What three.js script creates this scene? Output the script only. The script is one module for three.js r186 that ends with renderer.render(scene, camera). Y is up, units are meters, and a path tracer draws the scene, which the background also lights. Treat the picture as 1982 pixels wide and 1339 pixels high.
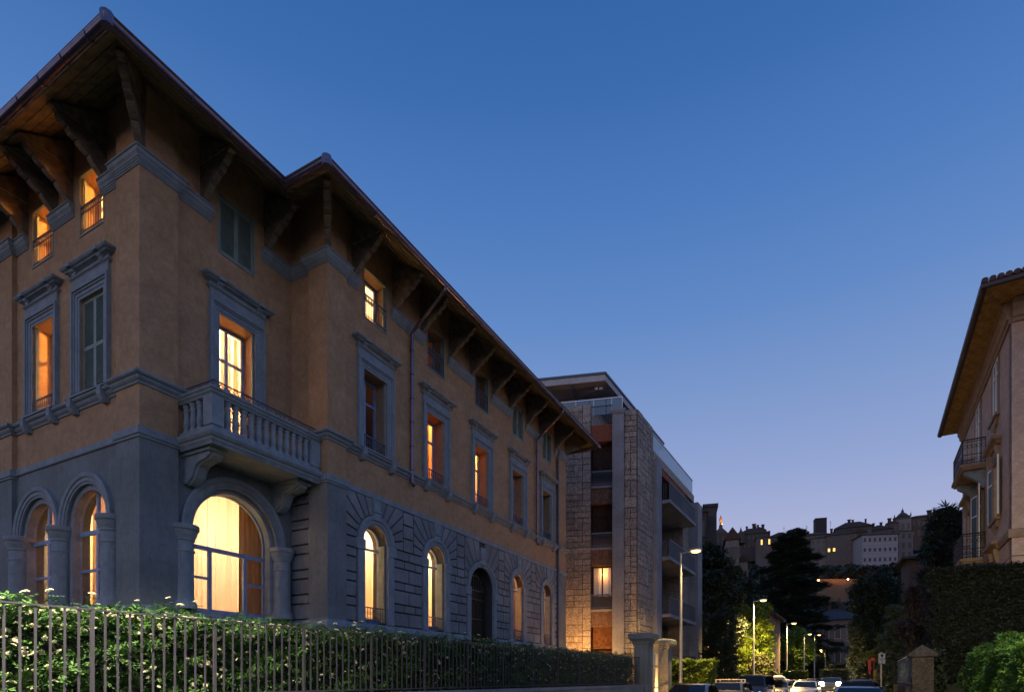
import * as THREE from 'three';
import { mergeGeometries, mergeVertices, toCreasedNormals } from 'three/addons/utils/BufferGeometryUtils.js';
import { RoundedBoxGeometry } from 'three/addons/geometries/RoundedBoxGeometry.js';

// ---------------------------------------------------------------- camera, sky, sun, exposure
const V3 = THREE.Vector3, PI = Math.PI;
const F = 1122.4, CX = 991, HY = 1311, YAW = Math.atan(594 / F), EYE = 1.7;   // a level lens shifted upwards, 1.7 m above the road
const CY = Math.cos(YAW), SY = Math.sin(YAW);
const scene = new THREE.Scene();
const camera = new THREE.PerspectiveCamera(2 * Math.atan(HY / F) * 180 / PI, 1982 / (2 * HY), 0.1, 4000);
camera.setViewOffset(1982, 2 * HY, 0, 0, 1982, 1339);
camera.position.set(0, EYE, 0);
camera.rotation.y = YAW;
scene.add(camera);

function dusk() {                                    // clear sky some minutes after sunset: deep blue overhead, pale lilac at the horizon
  const W = 1024, H = 512, data = new Float32Array(W * H * 4);
  const stops = [[-90, .03, .032, .05], [-4, .09, .085, .12], [0, .50, .44, .59], [7, .46, .45, .65], [13, .395, .44, .675], [18, .29, .375, .645], [24, .205, .315, .60], [31, .118, .248, .56], [38, .075, .196, .505], [45, .045, .148, .42], [52, .031, .118, .36], [65, .02, .085, .28], [90, .014, .062, .22]];
  for (let r = 0; r < H; r++) {
    const e = ((r + .5) / H - .5) * 180;
    let k = 0; while (k < stops.length - 2 && stops[k + 1][0] < e) k++;
    const a = stops[k], b = stops[k + 1], t = Math.min(1, Math.max(0, (e - a[0]) / (b[0] - a[0])));
    for (let c = 0; c < W; c++) {
      const o = (r * W + c) * 4, az = ((c + .5) / W - .5) * 2 * PI;     // direction (cos az, ., sin az)
      const glow = .5 + .5 * Math.cos(az - 2.0);                         // afterglow side of the horizon (towards +z, behind the camera)
      const w = Math.exp(-Math.max(e, 0) / 22) * glow;
      for (let i = 0; i < 3; i++) data[o + i] = (a[i + 1] + (b[i + 1] - a[i + 1]) * t) * (1 + w * [.75, .42, .12][i]);
      data[o + 3] = 1;
    }
  }
  const t = new THREE.DataTexture(data, W, H, THREE.RGBAFormat, THREE.FloatType);
  t.mapping = THREE.EquirectangularReflectionMapping; t.magFilter = THREE.LinearFilter; t.needsUpdate = true;
  return t;
}
scene.background = dusk(); scene.environment = scene.background;
const sun = new THREE.DirectionalLight(0xffd8b8, 0.21);       // the last warm light of the set sun, very soft
sun.position.set(-14, 15, 90); sun.target.position.set(-12, 6, -15);
sun.castShadow = true; sun.shadow.radius = 60; sun.shadow.mapSize.set(2048, 2048);
Object.assign(sun.shadow.camera, { left: -60, right: 60, top: 60, bottom: -60, near: 1, far: 260 });
scene.add(sun, sun.target);
const renderer = new THREE.WebGLRenderer({ antialias: true });
renderer.toneMapping = THREE.LinearToneMapping;
renderer.toneMappingExposure = 1.0;
renderer.shadowMap.enabled = true;

// ---------------------------------------------------------------- helpers
function mulberry(a) { return () => { a = (a + 0x6D2B79F5) | 0; let t = Math.imul(a ^ (a >>> 15), 1 | a); t = (t + Math.imul(t ^ (t >>> 7), 61 | t)) ^ t; return ((t ^ (t >>> 14)) >>> 0) / 4294967296; }; }
const rnd = mulberry(20240611), rr = (a, b) => a + (b - a) * rnd();
const at = (px, py, d) => { const a = (px - CX) / F, b = (HY - py) / F; return new V3(d * (a * CY - SY), EYE + d * b, d * (-a * SY - CY)); };
const used = {};
function numbered(n) { used[n] = (used[n] ?? -1) + 1; return used[n] ? `${n}_${String(used[n]).padStart(3, '0')}` : n; }
const baseOf = new WeakMap();                        // world place of a group whose parts are modelled in world coordinates
function tag(o, label, category, group) { o.userData = { label, category }; if (group) o.userData.group = group; return o; }
function thing(name, label, category, p = [0, 0, 0], turn = 0, group) {
  const o = new THREE.Group(); o.name = numbered(name); o.position.set(p.x ?? p[0], p.y ?? p[1], p.z ?? p[2]); o.rotation.y = turn;
  scene.add(o); return tag(o, label, category, group);
}
const sub = (name, parent, p = [0, 0, 0], turn = 0) => { const o = new THREE.Group(); o.name = name; o.position.set(...p); o.rotation.y = turn; parent.add(o); return o; };
function prep(g) {
  if (g.index) g = g.toNonIndexed();
  if (!g.attributes.normal) g.computeVertexNormals();
  const p = g.attributes.position, n = g.attributes.normal, uv = new Float32Array(p.count * 2);
  for (let i = 0; i < p.count; i++) {
    const ax = Math.abs(n.getX(i)), ay = Math.abs(n.getY(i)), az = Math.abs(n.getZ(i));
    if (ay > .8) { uv[2 * i] = p.getX(i); uv[2 * i + 1] = p.getZ(i); }
    else if (ax > az) { uv[2 * i] = p.getZ(i); uv[2 * i + 1] = p.getY(i); }
    else { uv[2 * i] = p.getX(i); uv[2 * i + 1] = p.getY(i); }
  }
  g.setAttribute('uv', new THREE.BufferAttribute(uv, 2));
  for (const k of Object.keys(g.attributes)) if (!['position', 'normal', 'uv'].includes(k)) g.deleteAttribute(k);
  return g;
}
const join = (gs) => mergeGeometries([].concat(gs).flat(9).map(prep));
function part(name, gs, m, parent) {
  const o = new THREE.Mesh(gs.isBufferGeometry && gs.attributes.uv && gs.userData.ready ? gs : join(gs), m);
  o.name = parent === scene ? numbered(name) : name;
  parent.add(o); return o;
}
const ready = (gs) => { const g = join(gs); g.userData.ready = true; return g; };
function struct(name, gs, m) { const o = part(name, gs, m, scene); o.userData.kind = 'structure'; return o; }
const box = (x0, x1, y0, y1, z0, z1) => new THREE.BoxGeometry(Math.abs(x1 - x0), Math.abs(y1 - y0), Math.abs(z1 - z0)).translate((x0 + x1) / 2, (y0 + y1) / 2, (z0 + z1) / 2);
const rbox = (x0, x1, y0, y1, z0, z1, r = .01) => new RoundedBoxGeometry(x1 - x0, y1 - y0, z1 - z0, 1, r).translate((x0 + x1) / 2, (y0 + y1) / 2, (z0 + z1) / 2);
const cyl = (x, z, y0, y1, r0, r1 = r0, seg = 10) => new THREE.CylinderGeometry(r1, r0, y1 - y0, seg).translate(x, (y0 + y1) / 2, z);
function rod(a, b, r, seg = 6) {
  const A = new V3(...a), B = new V3(...b), d = B.clone().sub(A), g = new THREE.CylinderGeometry(r, r, d.length(), seg);
  return g.applyQuaternion(new THREE.Quaternion().setFromUnitVectors(new V3(0, 1, 0), d.normalize())).translate((A.x + B.x) / 2, (A.y + B.y) / 2, (A.z + B.z) / 2);
}
const bar = (a, b, w) => rod(a, b, w * .7, 4);
const tube = (pts, r, seg = 24, rs = 6) => new THREE.TubeGeometry(new THREE.CatmullRomCurve3(pts.map((p) => p.isVector3 ? p : new V3(...p))), seg, r, rs);
function shapeOf(pts) { const s = new THREE.Shape(); pts.forEach(([x, y], i) => i ? s.lineTo(x, y) : s.moveTo(x, y)); s.closePath(); return s; }
const slab = (pts, depth, bevel = 0) => new THREE.ExtrudeGeometry(shapeOf(pts), bevel ? { depth: depth - bevel, bevelEnabled: true, bevelThickness: bevel, bevelSize: bevel, bevelOffset: -bevel, bevelSegments: 1 } : { depth, bevelEnabled: false });
function soup(pos) { const g = new THREE.BufferGeometry(); g.setAttribute('position', new THREE.BufferAttribute(new Float32Array(pos.flat(3)), 3)); g.computeVertexNormals(); return g; }
// a moulding: profile [[outward, height], ...] swept along a plan path [[x, z], ...] with mitred corners; outward is to the viewer's side when the path runs to his right
function mould(prof, path, closed = false) {
  const N = path.length, nrm = [], pos = [];
  for (let i = 0; i < N - (closed ? 0 : 1); i++) { const a = path[i], b = path[(i + 1) % N], l = Math.hypot(b[0] - a[0], b[1] - a[1]); nrm.push([-(b[1] - a[1]) / l, (b[0] - a[0]) / l]); }
  const rings = path.map((p, i) => {
    const n1 = nrm[closed ? (i - 1 + N) % N : Math.max(0, i - 1)], n2 = nrm[closed ? i : Math.min(N - 2, i)], k = 1 + n1[0] * n2[0] + n1[1] * n2[1], m = [(n1[0] + n2[0]) / k, (n1[1] + n2[1]) / k];
    return prof.map(([o, y]) => [p[0] + m[0] * o, y, p[1] + m[1] * o]);
  });
  const P = prof.length;
  for (let i = 0; i < (closed ? N : N - 1); i++) { const A = rings[i], B = rings[(i + 1) % N]; for (let j = 0; j < P; j++) { const k = (j + 1) % P; pos.push(A[j], B[j], B[k], A[j], B[k], A[k]); } }
  if (!closed) {
    const tri = THREE.ShapeUtils.triangulateShape(prof.map(([x, y]) => new THREE.Vector2(x, y)), []);
    for (const [a, b, c] of tri) { pos.push(rings[0][a], rings[0][b], rings[0][c]); pos.push(rings[N - 1][a], rings[N - 1][c], rings[N - 1][b]); }
  }
  return soup(pos);
}
// the same round an arch in the plane of a wall: profile [[radius, outward], ...]
function archMould(prof, cx, cy, a0 = 0, a1 = PI, seg = 40) {
  const pos = [], P = prof.length;
  const pt = ([r, o], a) => [cx + r * Math.cos(a), cy + r * Math.sin(a), o];
  for (let i = 0; i < seg; i++) { const a = a0 + (a1 - a0) * i / seg, b = a0 + (a1 - a0) * (i + 1) / seg; for (let j = 0; j < P; j++) { const k = (j + 1) % P; pos.push(pt(prof[j], a), pt(prof[j], b), pt(prof[k], b), pt(prof[j], a), pt(prof[k], b), pt(prof[k], a)); } }
  return soup(pos);
}
function clipPoly(poly, nx, ny, d) {                  // keeps the side nx*x + ny*y <= d
  const out = [];
  for (let i = 0; i < poly.length; i++) {
    const a = poly[i], b = poly[(i + 1) % poly.length], da = nx * a[0] + ny * a[1] - d, db = nx * b[0] + ny * b[1] - d;
    if (da <= 0) out.push(a);
    if ((da < 0 && db > 0) || (da > 0 && db < 0)) { const t = da / (da - db); out.push([a[0] + (b[0] - a[0]) * t, a[1] + (b[1] - a[1]) * t]); }
  }
  return out;
}
const holeRect = (x0, x1, y0, y1) => { const h = new THREE.Path(); h.moveTo(x0, y0); h.lineTo(x0, y1); h.lineTo(x1, y1); h.lineTo(x1, y0); h.closePath(); return h; };
const holeArch = (cx, r, y0, ys) => { const h = new THREE.Path(); h.moveTo(cx - r, y0); h.lineTo(cx - r, ys); for (let i = 1; i <= 32; i++) h.lineTo(cx - r * Math.cos(PI * i / 32), ys + r * Math.sin(PI * i / 32)); h.lineTo(cx + r, y0); h.closePath(); return h; };
function wallGeo(x0, x1, y0, y1, holes, thick) { const s = shapeOf([[x0, y0], [x1, y0], [x1, y1], [x0, y1]]); s.holes = holes; return new THREE.ExtrudeGeometry(s, { depth: thick, bevelEnabled: false }).translate(0, 0, -thick); }
// ---------------------------------------------------------------- procedural textures and materials
function noiseField(N, cells, seed) {
  const r = mulberry(seed), L = Array.from({ length: cells * cells }, r), out = new Float32Array(N * N), sm = (t) => t * t * (3 - 2 * t);
  for (let y = 0; y < N; y++) for (let x = 0; x < N; x++) {
    const fx = x / N * cells, fy = y / N * cells, ix = Math.floor(fx), iy = Math.floor(fy), u = sm(fx - ix), v = sm(fy - iy), g = (a, b) => L[((b % cells) * cells) + (a % cells)];
    out[y * N + x] = (g(ix, iy) * (1 - u) + g(ix + 1, iy) * u) * (1 - v) + (g(ix, iy + 1) * (1 - u) + g(ix + 1, iy + 1) * u) * v;
  }
  return out;
}
function texture(N, metres, fn, srgb = true) {
  const d = new Uint8Array(N * N * 4);
  for (let i = 0; i < N * N; i++) { const c = fn(i % N, Math.floor(i / N), i); for (let k = 0; k < 3; k++) d[4 * i + k] = Math.max(0, Math.min(255, Math.round(255 * (c.length ? c[k] : c)))); d[4 * i + 3] = 255; }
  const t = new THREE.DataTexture(d, N, N); t.wrapS = t.wrapT = THREE.RepeatWrapping; t.magFilter = THREE.LinearFilter; t.minFilter = THREE.LinearMipmapLinearFilter;
  t.repeat.set(1 / metres, 1 / metres); if (srgb) t.colorSpace = THREE.SRGBColorSpace; t.needsUpdate = true; return t;
}
const n4 = noiseField(512, 4, 1), n9 = noiseField(512, 9, 2), n23 = noiseField(512, 23, 3), n61 = noiseField(512, 61, 4), n170 = noiseField(512, 170, 5), n256 = noiseField(512, 256, 6);
const streak = (i, x, y) => n61[(Math.floor(y / 14) % 512) * 512 + x];
const T = {
  plaster: texture(512, 2.6, (x, y, i) => { const v = .82 + .05 * (n9[i] - .5) + .07 * (n23[i] - .5) + .07 * (n61[i] - .5) + .07 * (n170[i] - .5) + .05 * (n4[i] - .5); return [v, v * (.985 + .03 * n23[i]), v * (.97 + .05 * n9[i])]; }),
  render: texture(512, 2.2, (x, y, i) => { const v = .80 + .10 * (n4[i] - .5) + .07 * (n23[i] - .5) + .05 * (streak(i, x, y) - .5) + .10 * (n170[i] - .5); return [v, v, v * 1.01]; }),
  trim: texture(512, 1.3, (x, y, i) => { const v = .84 + .10 * (n9[i] - .5) + .10 * (n61[i] - .5) + .12 * (n256[i] - .5); return [v, v, v]; }),
  grain: texture(512, 1.1, (x, y, i) => { const g = n256[(y % 512) * 512 + Math.floor(x / 22)], v = .70 + .30 * (g - .5) + .22 * (n9[i] - .5) + .1 * (n61[i] - .5); return [v, v * .97, v * .93]; }),
  rock: texture(512, 1.6, (x, y, i) => { const v = .74 + .22 * (n23[i] - .5) + .26 * (n61[i] - .5) + .22 * (n170[i] - .5); return [v, v * .97, v * .92]; }),
  asphalt: texture(512, 3, (x, y, i) => { const v = .78 + .12 * (n9[i] - .5) + .34 * (n256[i] - .5); return [v, v, v]; }),
  bumpFine: texture(512, 1.2, (x, y, i) => .5 + .35 * (n61[i] - .5) + .5 * (n170[i] - .5) + .3 * (n256[i] - .5), false),
  bumpRock: texture(512, 1.1, (x, y, i) => .5 + .55 * (n23[i] - .5) + .6 * (n61[i] - .5) + .5 * (n170[i] - .5), false),
};
const rgb = (r, g, b) => new THREE.Color().setRGB(r, g, b);
const mat = (c, o = {}) => new THREE.MeshStandardMaterial({ color: rgb(...c), roughness: .9, ...o });
const phys = (c, o = {}) => new THREE.MeshPhysicalMaterial({ color: rgb(...c), roughness: .5, ...o });
const M = {
  plaster: mat([.56, .36, .20], { map: T.plaster, bumpMap: T.bumpFine, bumpScale: .004 }),
  render: mat([.25, .295, .31], { map: T.render, bumpMap: T.bumpFine, bumpScale: .004 }),
  trim: mat([.295, .37, .425], { map: T.trim, bumpMap: T.bumpFine, bumpScale: .003, roughness: .8 }),
  block: [0, 1, 2].map((k) => mat([.27 + .03 * k, .305 + .03 * k, .325 + .028 * k], { map: T.render, bumpMap: T.bumpRock, bumpScale: .006 })),
  joint: mat([.075, .08, .085], { map: T.render }),
  wood: mat([.30, .28, .23], { map: T.grain, roughness: .75 }),
  board: [0, 1].map((k) => mat([.40 + .03 * k, .36 + .025 * k, .23], { map: T.grain, roughness: .75 })),
  tile: mat([.20, .10, .07], { map: T.rock }),
  copper: mat([.24, .195, .26], { metalness: .85, roughness: .3, map: T.trim }),
  frame: mat([.28, .43, .72], { roughness: .4, map: T.trim }),
  white: mat([.84, .82, .78], { roughness: .5 }),
  teal: mat([.27, .37, .34], { roughness: .5, map: T.trim }),
  iron: mat([.09, .115, .155], { roughness: .5, metalness: .4 }),
  fence: mat([.085, .078, .092], { roughness: .42, metalness: .35 }),
  glass: phys([1, 1, 1], { transmission: 1, roughness: .02, thickness: 0, ior: 1.5 }),
  darkGlass: phys([.012, .016, .022], { roughness: .04, ior: 1.5 }),
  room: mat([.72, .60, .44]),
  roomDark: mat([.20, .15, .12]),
  curtain: phys([.90, .83, .68], { transmission: .5, roughness: 1, thickness: 0, side: THREE.DoubleSide }),
  drape: phys([.36, .22, .10], { transmission: .05, roughness: 1, thickness: 0, side: THREE.DoubleSide }),
  blind: phys([.46, .30, .15], { transmission: .3, roughness: 1, thickness: 0, side: THREE.DoubleSide }),
  concrete: mat([.36, .38, .41], { map: T.render, bumpMap: T.bumpRock, bumpScale: .006 }),
  door: mat([.035, .026, .018], { map: T.grain, roughness: .5 }),
  asphalt: mat([.05, .05, .052], { map: T.asphalt }),
  paving: mat([.2, .195, .185], { map: T.asphalt }),
  soil: mat([.06, .05, .035], { map: T.rock }),
  lawn: mat([.05, .085, .03], { map: T.rock }),
  bark: mat([.09, .07, .05], { map: T.grain }),
  core: mat([.018, .022, .012]),
  rubber: mat([.02, .02, .02]),
  steel: mat([.55, .56, .58], { metalness: .9, roughness: .35 }),
  galv: mat([.36, .38, .39], { metalness: .6, roughness: .5 }),
};
const leafMat = (c, o = {}) => phys(c, { roughness: .6, transmission: .22, thickness: 0, side: THREE.DoubleSide, ...o });
const glow = (c, k) => new THREE.MeshStandardMaterial({ color: 0x000000, emissive: rgb(...c), emissiveIntensity: k });
// ---------------------------------------------------------------- the villa
const VB = new V3(-12.64, 0, -7.11);
const villa = thing('stucco_villa', 'large ochre stucco villa with grey stone trim, deep bracketed eaves and lit windows', 'villa', VB);
const FA = { p: [-12.64, -7.22], r: 0 }, FB = { p: [-12.76, -7.11], r: PI / 2 }, FC = { p: [-12.76, -11.19], r: 0 }, FD = { p: [-11.40, -11.07], r: PI / 2 };   // its wall planes: x runs to the viewer's right, z outward
const toWorld = (fr, g) => g.rotateY(fr.r).translate(fr.p[0], 0, fr.p[1]);
const vp = (name, gs, m, parent = villa) => part(name, [].concat(gs).flat(9).map((g) => g.translate(-VB.x, -VB.y, -VB.z)), m, parent);
const vl = (name, fr, gs, m) => vp(name, [].concat(gs).flat(9).map((g) => toWorld(fr, g)), m);
const vgroup = (name, fr, x) => { const o = sub(name, villa, [0, 0, 0], fr.r); o.position.set(fr.p[0] + Math.cos(fr.r) * x - VB.x, 0, fr.p[1] - Math.sin(fr.r) * x - VB.z); return o; };
const frPoint = (fr, x, y, z) => new V3(fr.p[0] + Math.cos(fr.r) * x + Math.sin(fr.r) * z, y, fr.p[1] - Math.sin(fr.r) * x + Math.cos(fr.r) * z);
const cache = {};
const memo = (k, f) => cache[k] ?? (cache[k] = ready(f()));
const SPLIT = 6.9, TOP = 14.42, THK = .5;

// walls with their openings
const A1 = [-2.04, -4.25], AW = [-2.07, -4.29];           // first floor and second floor windows of the end wall
const ARC = [[-2.28, .87], [-4.51, .87]];
const DC = [1.97, 4.98, 7.99, 11.0, 14.01];
const DOOR = 2;
vl('wall', FA, wallGeo(-5.6, -.87, 0, SPLIT, ARC.map(([c, r]) => holeArch(c, r, 3.25, 5.28)), THK), M.render);
vl('wall', FA, wallGeo(-5.6, -.87, SPLIT, TOP, [...A1.map((x) => holeRect(x - .51, x + .51, 8.14, 10.45)), ...AW.map((x) => holeRect(x - .51, x + .51, 11.925, 13.35))], THK), M.plaster);
vl('wall', FA, wallGeo(-12, -6.4, 0, SPLIT, [], THK), M.render);
vl('wall', FA, wallGeo(-12, -6.4, SPLIT, TOP, [], THK), M.plaster);
vl('wall', FB, wallGeo(.84, 4.08, 0, SPLIT, [holeArch(2.39, 1.17, 3.25, 5.14)], THK), M.render);
vl('wall', FB, wallGeo(.84, 4.08, SPLIT, TOP, [holeRect(1.89, 2.93, 7.2, 10.45), holeRect(1.89, 2.91, 11.925, 13.35)], THK), M.plaster);
vl('wall', FC, wallGeo(0, .79, 0, SPLIT, [], .37).translate(0, 0, -.03), M.joint);
vl('wall', FC, wallGeo(0, .79, SPLIT, TOP, [], .4), M.plaster);
const dHoles = DC.map((c, i) => i === DOOR ? holeArch(c, .85, 1.4, 5.05) : holeArch(c, .5, 3.25, 5.6));
vl('wall', FD, wallGeo(.69, 15.2, 0, SPLIT, dHoles, THK).translate(0, 0, -.03), M.joint);
vl('wall', FD, wallGeo(.69, 15.2, SPLIT, TOP, [...DC.map((c) => holeRect(c - .49, c + .49, 8.14, 10.46)), ...DC.map((c) => holeRect(c - .505, c + .505, 11.925, 13.35))], THK), M.plaster);
vp('wall', [box(-24, -11.9, 0, TOP, -27.5, -27.0), box(-24.6, -24, 0, TOP, -27.5, -7.3)], M.plaster);      // the far end and the back
// piers at the corners
const pier = (x0, x1, z0, z1) => { vp('corner_pier', box(x0, x1, 0, SPLIT, z0, z1), M.render); vp('corner_pier', box(x0, x1, SPLIT, 14.36, z0, z1), M.plaster); };
pier(-13.51, -12.64, -7.95, -7.11);
pier(-19.04, -18.24, -7.9, -7.11);
pier(-11.97, -11.29, -11.76, -11.07);
pier(-11.95, -11.29, -27.15, -26.27);
// band above the ground floor, string course, plinth, cornice under the eaves
const PB = [[0, 6.78], [.03, 6.78], [.03, 6.82], [.06, 6.84], [.06, 6.99], [0, 7.02]], PBr = [[0, 6.85], [.035, 6.85], [.05, 6.87], [.05, 7.0], [0, 7.02]];
const PS = [[0, 7.90], [.03, 7.90], [.04, 7.94], [.075, 7.965], [.10, 8.0], [.10, 8.03], [.145, 8.05], [.165, 8.075], [.165, 8.115], [.145, 8.13], [0, 8.145]];
const PP = [[0, 2.9], [.13, 2.9], [.13, 3.08], [.10, 3.11], [.10, 3.15], [.05, 3.20], [.05, 3.235], [0, 3.25]];
const PCn = [[0, 12.50], [.022, 12.50], [.022, 12.53], [.04, 12.537], [.04, 12.567], [.058, 12.574], [.058, 12.604], [.075, 12.612], [.085, 12.65], [.12, 12.69], [.125, 12.765], [.15, 12.775], [.15, 12.805], [0, 12.83]];
const aPier = [[-13.51, -7.22], [-13.51, -7.11], [-12.64, -7.11], [-12.64, -7.95], [-12.76, -7.95]];
const bPier = [[-11.97, -11.19], [-11.97, -11.07], [-11.29, -11.07], [-11.29, -11.76], [-11.40, -11.76]];
const ePier = [[-11.40, -26.27], [-11.29, -26.27], [-11.29, -27.15], [-11.95, -27.15]];
const lPier = [[-19.04, -7.22], [-19.04, -7.11], [-18.24, -7.11], [-18.24, -7.22]];
for (const path of [aPier, bPier, ePier, lPier]) vp('band', mould(PB, path), M.trim);
for (const path of [[[-18.24, -7.22], [-13.51, -7.22]], [[-12.76, -7.95], [-12.76, -11.19], [-11.97, -11.19]], [[-11.4, -11.76], [-11.4, -26.27]], [[-24, -7.22], [-19.04, -7.22]]]) vp('band', mould(PBr, path), M.trim);
for (const path of [[[-24, -7.22], [-19.04, -7.22], [-19.04, -7.11], [-18.24, -7.11], [-18.24, -7.22], [-13.51, -7.22], ...aPier.slice(1), [-12.76, -8.0]], [[-11.97, -11.15], ...bPier.slice(1), [-11.4, -26.27], ...ePier.slice(1)]]) vp('string_course', mould(PS, path), M.trim);
vp('plinth', mould(PP, [[-24, -7.22], [-19.04, -7.22], [-19.04, -7.11], [-18.24, -7.11], [-18.24, -7.22], [-13.51, -7.22], ...aPier.slice(1), [-12.76, -11.19], ...bPier.slice(0), [-11.4, -18.0]]), M.trim);
vp('plinth', mould(PP, [[-11.4, -20.2], [-11.4, -26.27], ...ePier.slice(1)]), M.trim);
const cornices = [[[-14.25, -7.22], ...aPier, [-12.76, -8.82]], [[-16.45, -7.22], [-15.44, -7.22]], [[-24, -7.22], [-19.04, -7.22], [-19.04, -7.11], [-18.24, -7.11], [-18.24, -7.22], [-17.62, -7.22]], [[-12.76, -10.22], [-12.76, -11.19], ...bPier, [-11.4, -12.3]], [[-11.4, -25.89], ...ePier]];
for (let i = 0; i < 4; i++) { const z = -11.07 - (DC[i] + DC[i + 1]) / 2; cornices.push([[-11.4, z + .82], [-11.4, z - .82]]); }
for (const path of cornices) vp('cornice', mould(PCn, path), M.trim);

// the eaves: soffit boards, gutters, roof
const EAVE = [[-24, -7.11], [-12.64, -7.11], [-12.64, -11.07], [-11.29, -11.07], [-11.29, -27.15], [-24, -27.15]];
const soff = (o) => 14.3 - .62 * o;
{
  const s = sub('soffit', villa);
  const ed = [-.14, .06, .28, .5, .72, .94, 1.16];
  for (let i = 0; i < ed.length - 1; i++) vp('board', mould([[ed[i] + .006, soff(ed[i] + .006)], [ed[i + 1] - .014, soff(ed[i + 1] - .014)], [ed[i + 1] - .014, soff(ed[i + 1]) + .03], [ed[i] + .006, soff(ed[i]) + .03]], EAVE), M.board[i % 2], s);
  vp('fascia', mould([[1.16, soff(1.16) - .03], [1.20, soff(1.2) - .03], [1.20, soff(1.2) + .12], [1.16, soff(1.16) + .12]], EAVE), M.wood, s);
}
const gut = []; for (let i = 0; i <= 10; i++) { const a = PI + PI * i / 10; gut.push([1.31 + .082 * Math.cos(a), 13.54 + .082 * Math.sin(a)]); } gut.push([1.40, 13.56], [1.385, 13.56]); for (let i = 10; i >= 0; i--) { const a = PI + PI * i / 10; gut.push([1.31 + .074 * Math.cos(a), 13.545 + .074 * Math.sin(a)]); }
vp('gutter', mould(gut, EAVE), M.copper);
{
  const br = [];
  const ring = (x, z, nx, nz) => { const pts = []; for (let i = 0; i <= 8; i++) { const a = PI * 1.0 + PI * i / 8; pts.push([x + nx * (1.31 + .092 * Math.cos(a)), 13.54 + .092 * Math.sin(a), z + nz * (1.31 + .092 * Math.cos(a))]); } pts.push([x + nx * 1.2, 13.64, z + nz * 1.2]); br.push(tube(pts, .011, 14, 4)); };
  for (let x = -13.0; x > -22; x -= .86) ring(x + 1.1, -7.11, 0, 1);
  for (let z = -7.4; z > -10; z -= .86) ring(-12.64, z, 1, 0);
  for (let z = -11.4; z > -27.2; z -= .86) ring(-11.29, z, 1, 0);
  for (const b of br) vp('gutter_hook', b, M.iron);
  for (const [cx, cz] of [[-12.64, -7.11], [-11.29, -11.07]]) vp('gutter_corner', new THREE.CylinderGeometry(.115, .105, .22, 10).rotateY(PI / 8).translate(cx + 1.30, 13.54, cz + 1.30), M.copper);
}
vp('roof', mould([[1.16, soff(1.16) + .13], [1.36, 13.62], [1.36, 13.67], [-.3, 14.72], [-.3, 14.5]], EAVE), M.tile);
{ // the low hipped roofs behind the eave line
  const hip = (x0, x1, z0, z1, y, h) => { const dx = Math.min(x1 - x0, z1 - z0) / 2, a = [x0, y, z1], b = [x1, y, z1], c = [x1, y, z0], d = [x0, y, z0], wide = x1 - x0 > z1 - z0, r1 = wide ? [x0 + dx, y + h, (z0 + z1) / 2] : [(x0 + x1) / 2, y + h, z1 - dx], r2 = wide ? [x1 - dx, y + h, (z0 + z1) / 2] : [(x0 + x1) / 2, y + h, z0 + dx]; return wide ? soup([a, b, r2, a, r2, r1, b, c, r2, c, d, r1, c, r1, r2, d, a, r1]) : soup([a, b, r1, b, c, r2, b, r2, r1, c, d, r2, d, a, r1, d, r1, r2]); };
  vp('roof', hip(-24, -12.34, -27.4, -6.81, 14.55, 2.6), M.tile);
  vp('roof', hip(-20, -10.99, -27.4, -10.77, 14.52, 2.2), M.tile);
}
// eave brackets of sawn timber
const bracketGeo = memo('bracket', () => {
  const low = []; for (let i = 0; i <= 60; i++) { const t = i / 60, f = (Math.pow(t, 1.25) * 4.2 + .15) % 1, s = (f < .14 ? -.024 : f < .3 ? .002 : .018 * Math.sin(PI * (f - .3) / .7) + .002); low.push([.09 + .93 * t + s * .6 - .02, 12.84 + .76 * Math.pow(t, .96) + .035 * Math.sin(t * 2 * PI) - s * .7]); }
  const pts = [[-.12, 12.80], [.05, 12.80], ...low, [1.06, 13.60], [1.05, soff(1.05) - .004], [-.12, soff(-.12) - .004]];
  return [slab(pts, .15, .012).translate(0, 0, -.075).rotateY(-PI / 2), slab([[.0, 13.62], [.55, 13.62], [1.0, 13.64], [1.0, 13.67], [0, 14.25]], .2, .01).translate(0, 0, -.1).rotateY(-PI / 2)];
});
function bracket(x, z, turn, k = 1) { const o = part('bracket', bracketGeo, M.wood, villa); o.position.set(x - VB.x, 0, z - VB.z); o.rotation.y = turn; o.scale.set(1, 1, k); return o; }
for (const x of [-14.16, -15.58, -16.27, -17.72, -19.8, -21.2]) bracket(x, -7.22 + .02, 0);
for (const z of [-8.62, -10.38]) bracket(-12.76 + .02, z, PI / 2);
for (const z of [-12.15]) bracket(-11.38, z, PI / 2);
for (let i = 0; i < 4; i++) { const z = -11.07 - (DC[i] + DC[i + 1]) / 2; bracket(-11.38, z + .66, PI / 2); bracket(-11.38, z - .70, PI / 2); }
bracket(-11.38, -26.02, PI / 2);
bracket(-12.70, -7.17, PI / 4, 1.25); bracket(-11.35, -11.13, PI / 4, 1.25); bracket(-11.35, -27.05, 3 * PI / 4, 1.2); bracket(-11.62, -27.1, PI);

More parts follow.
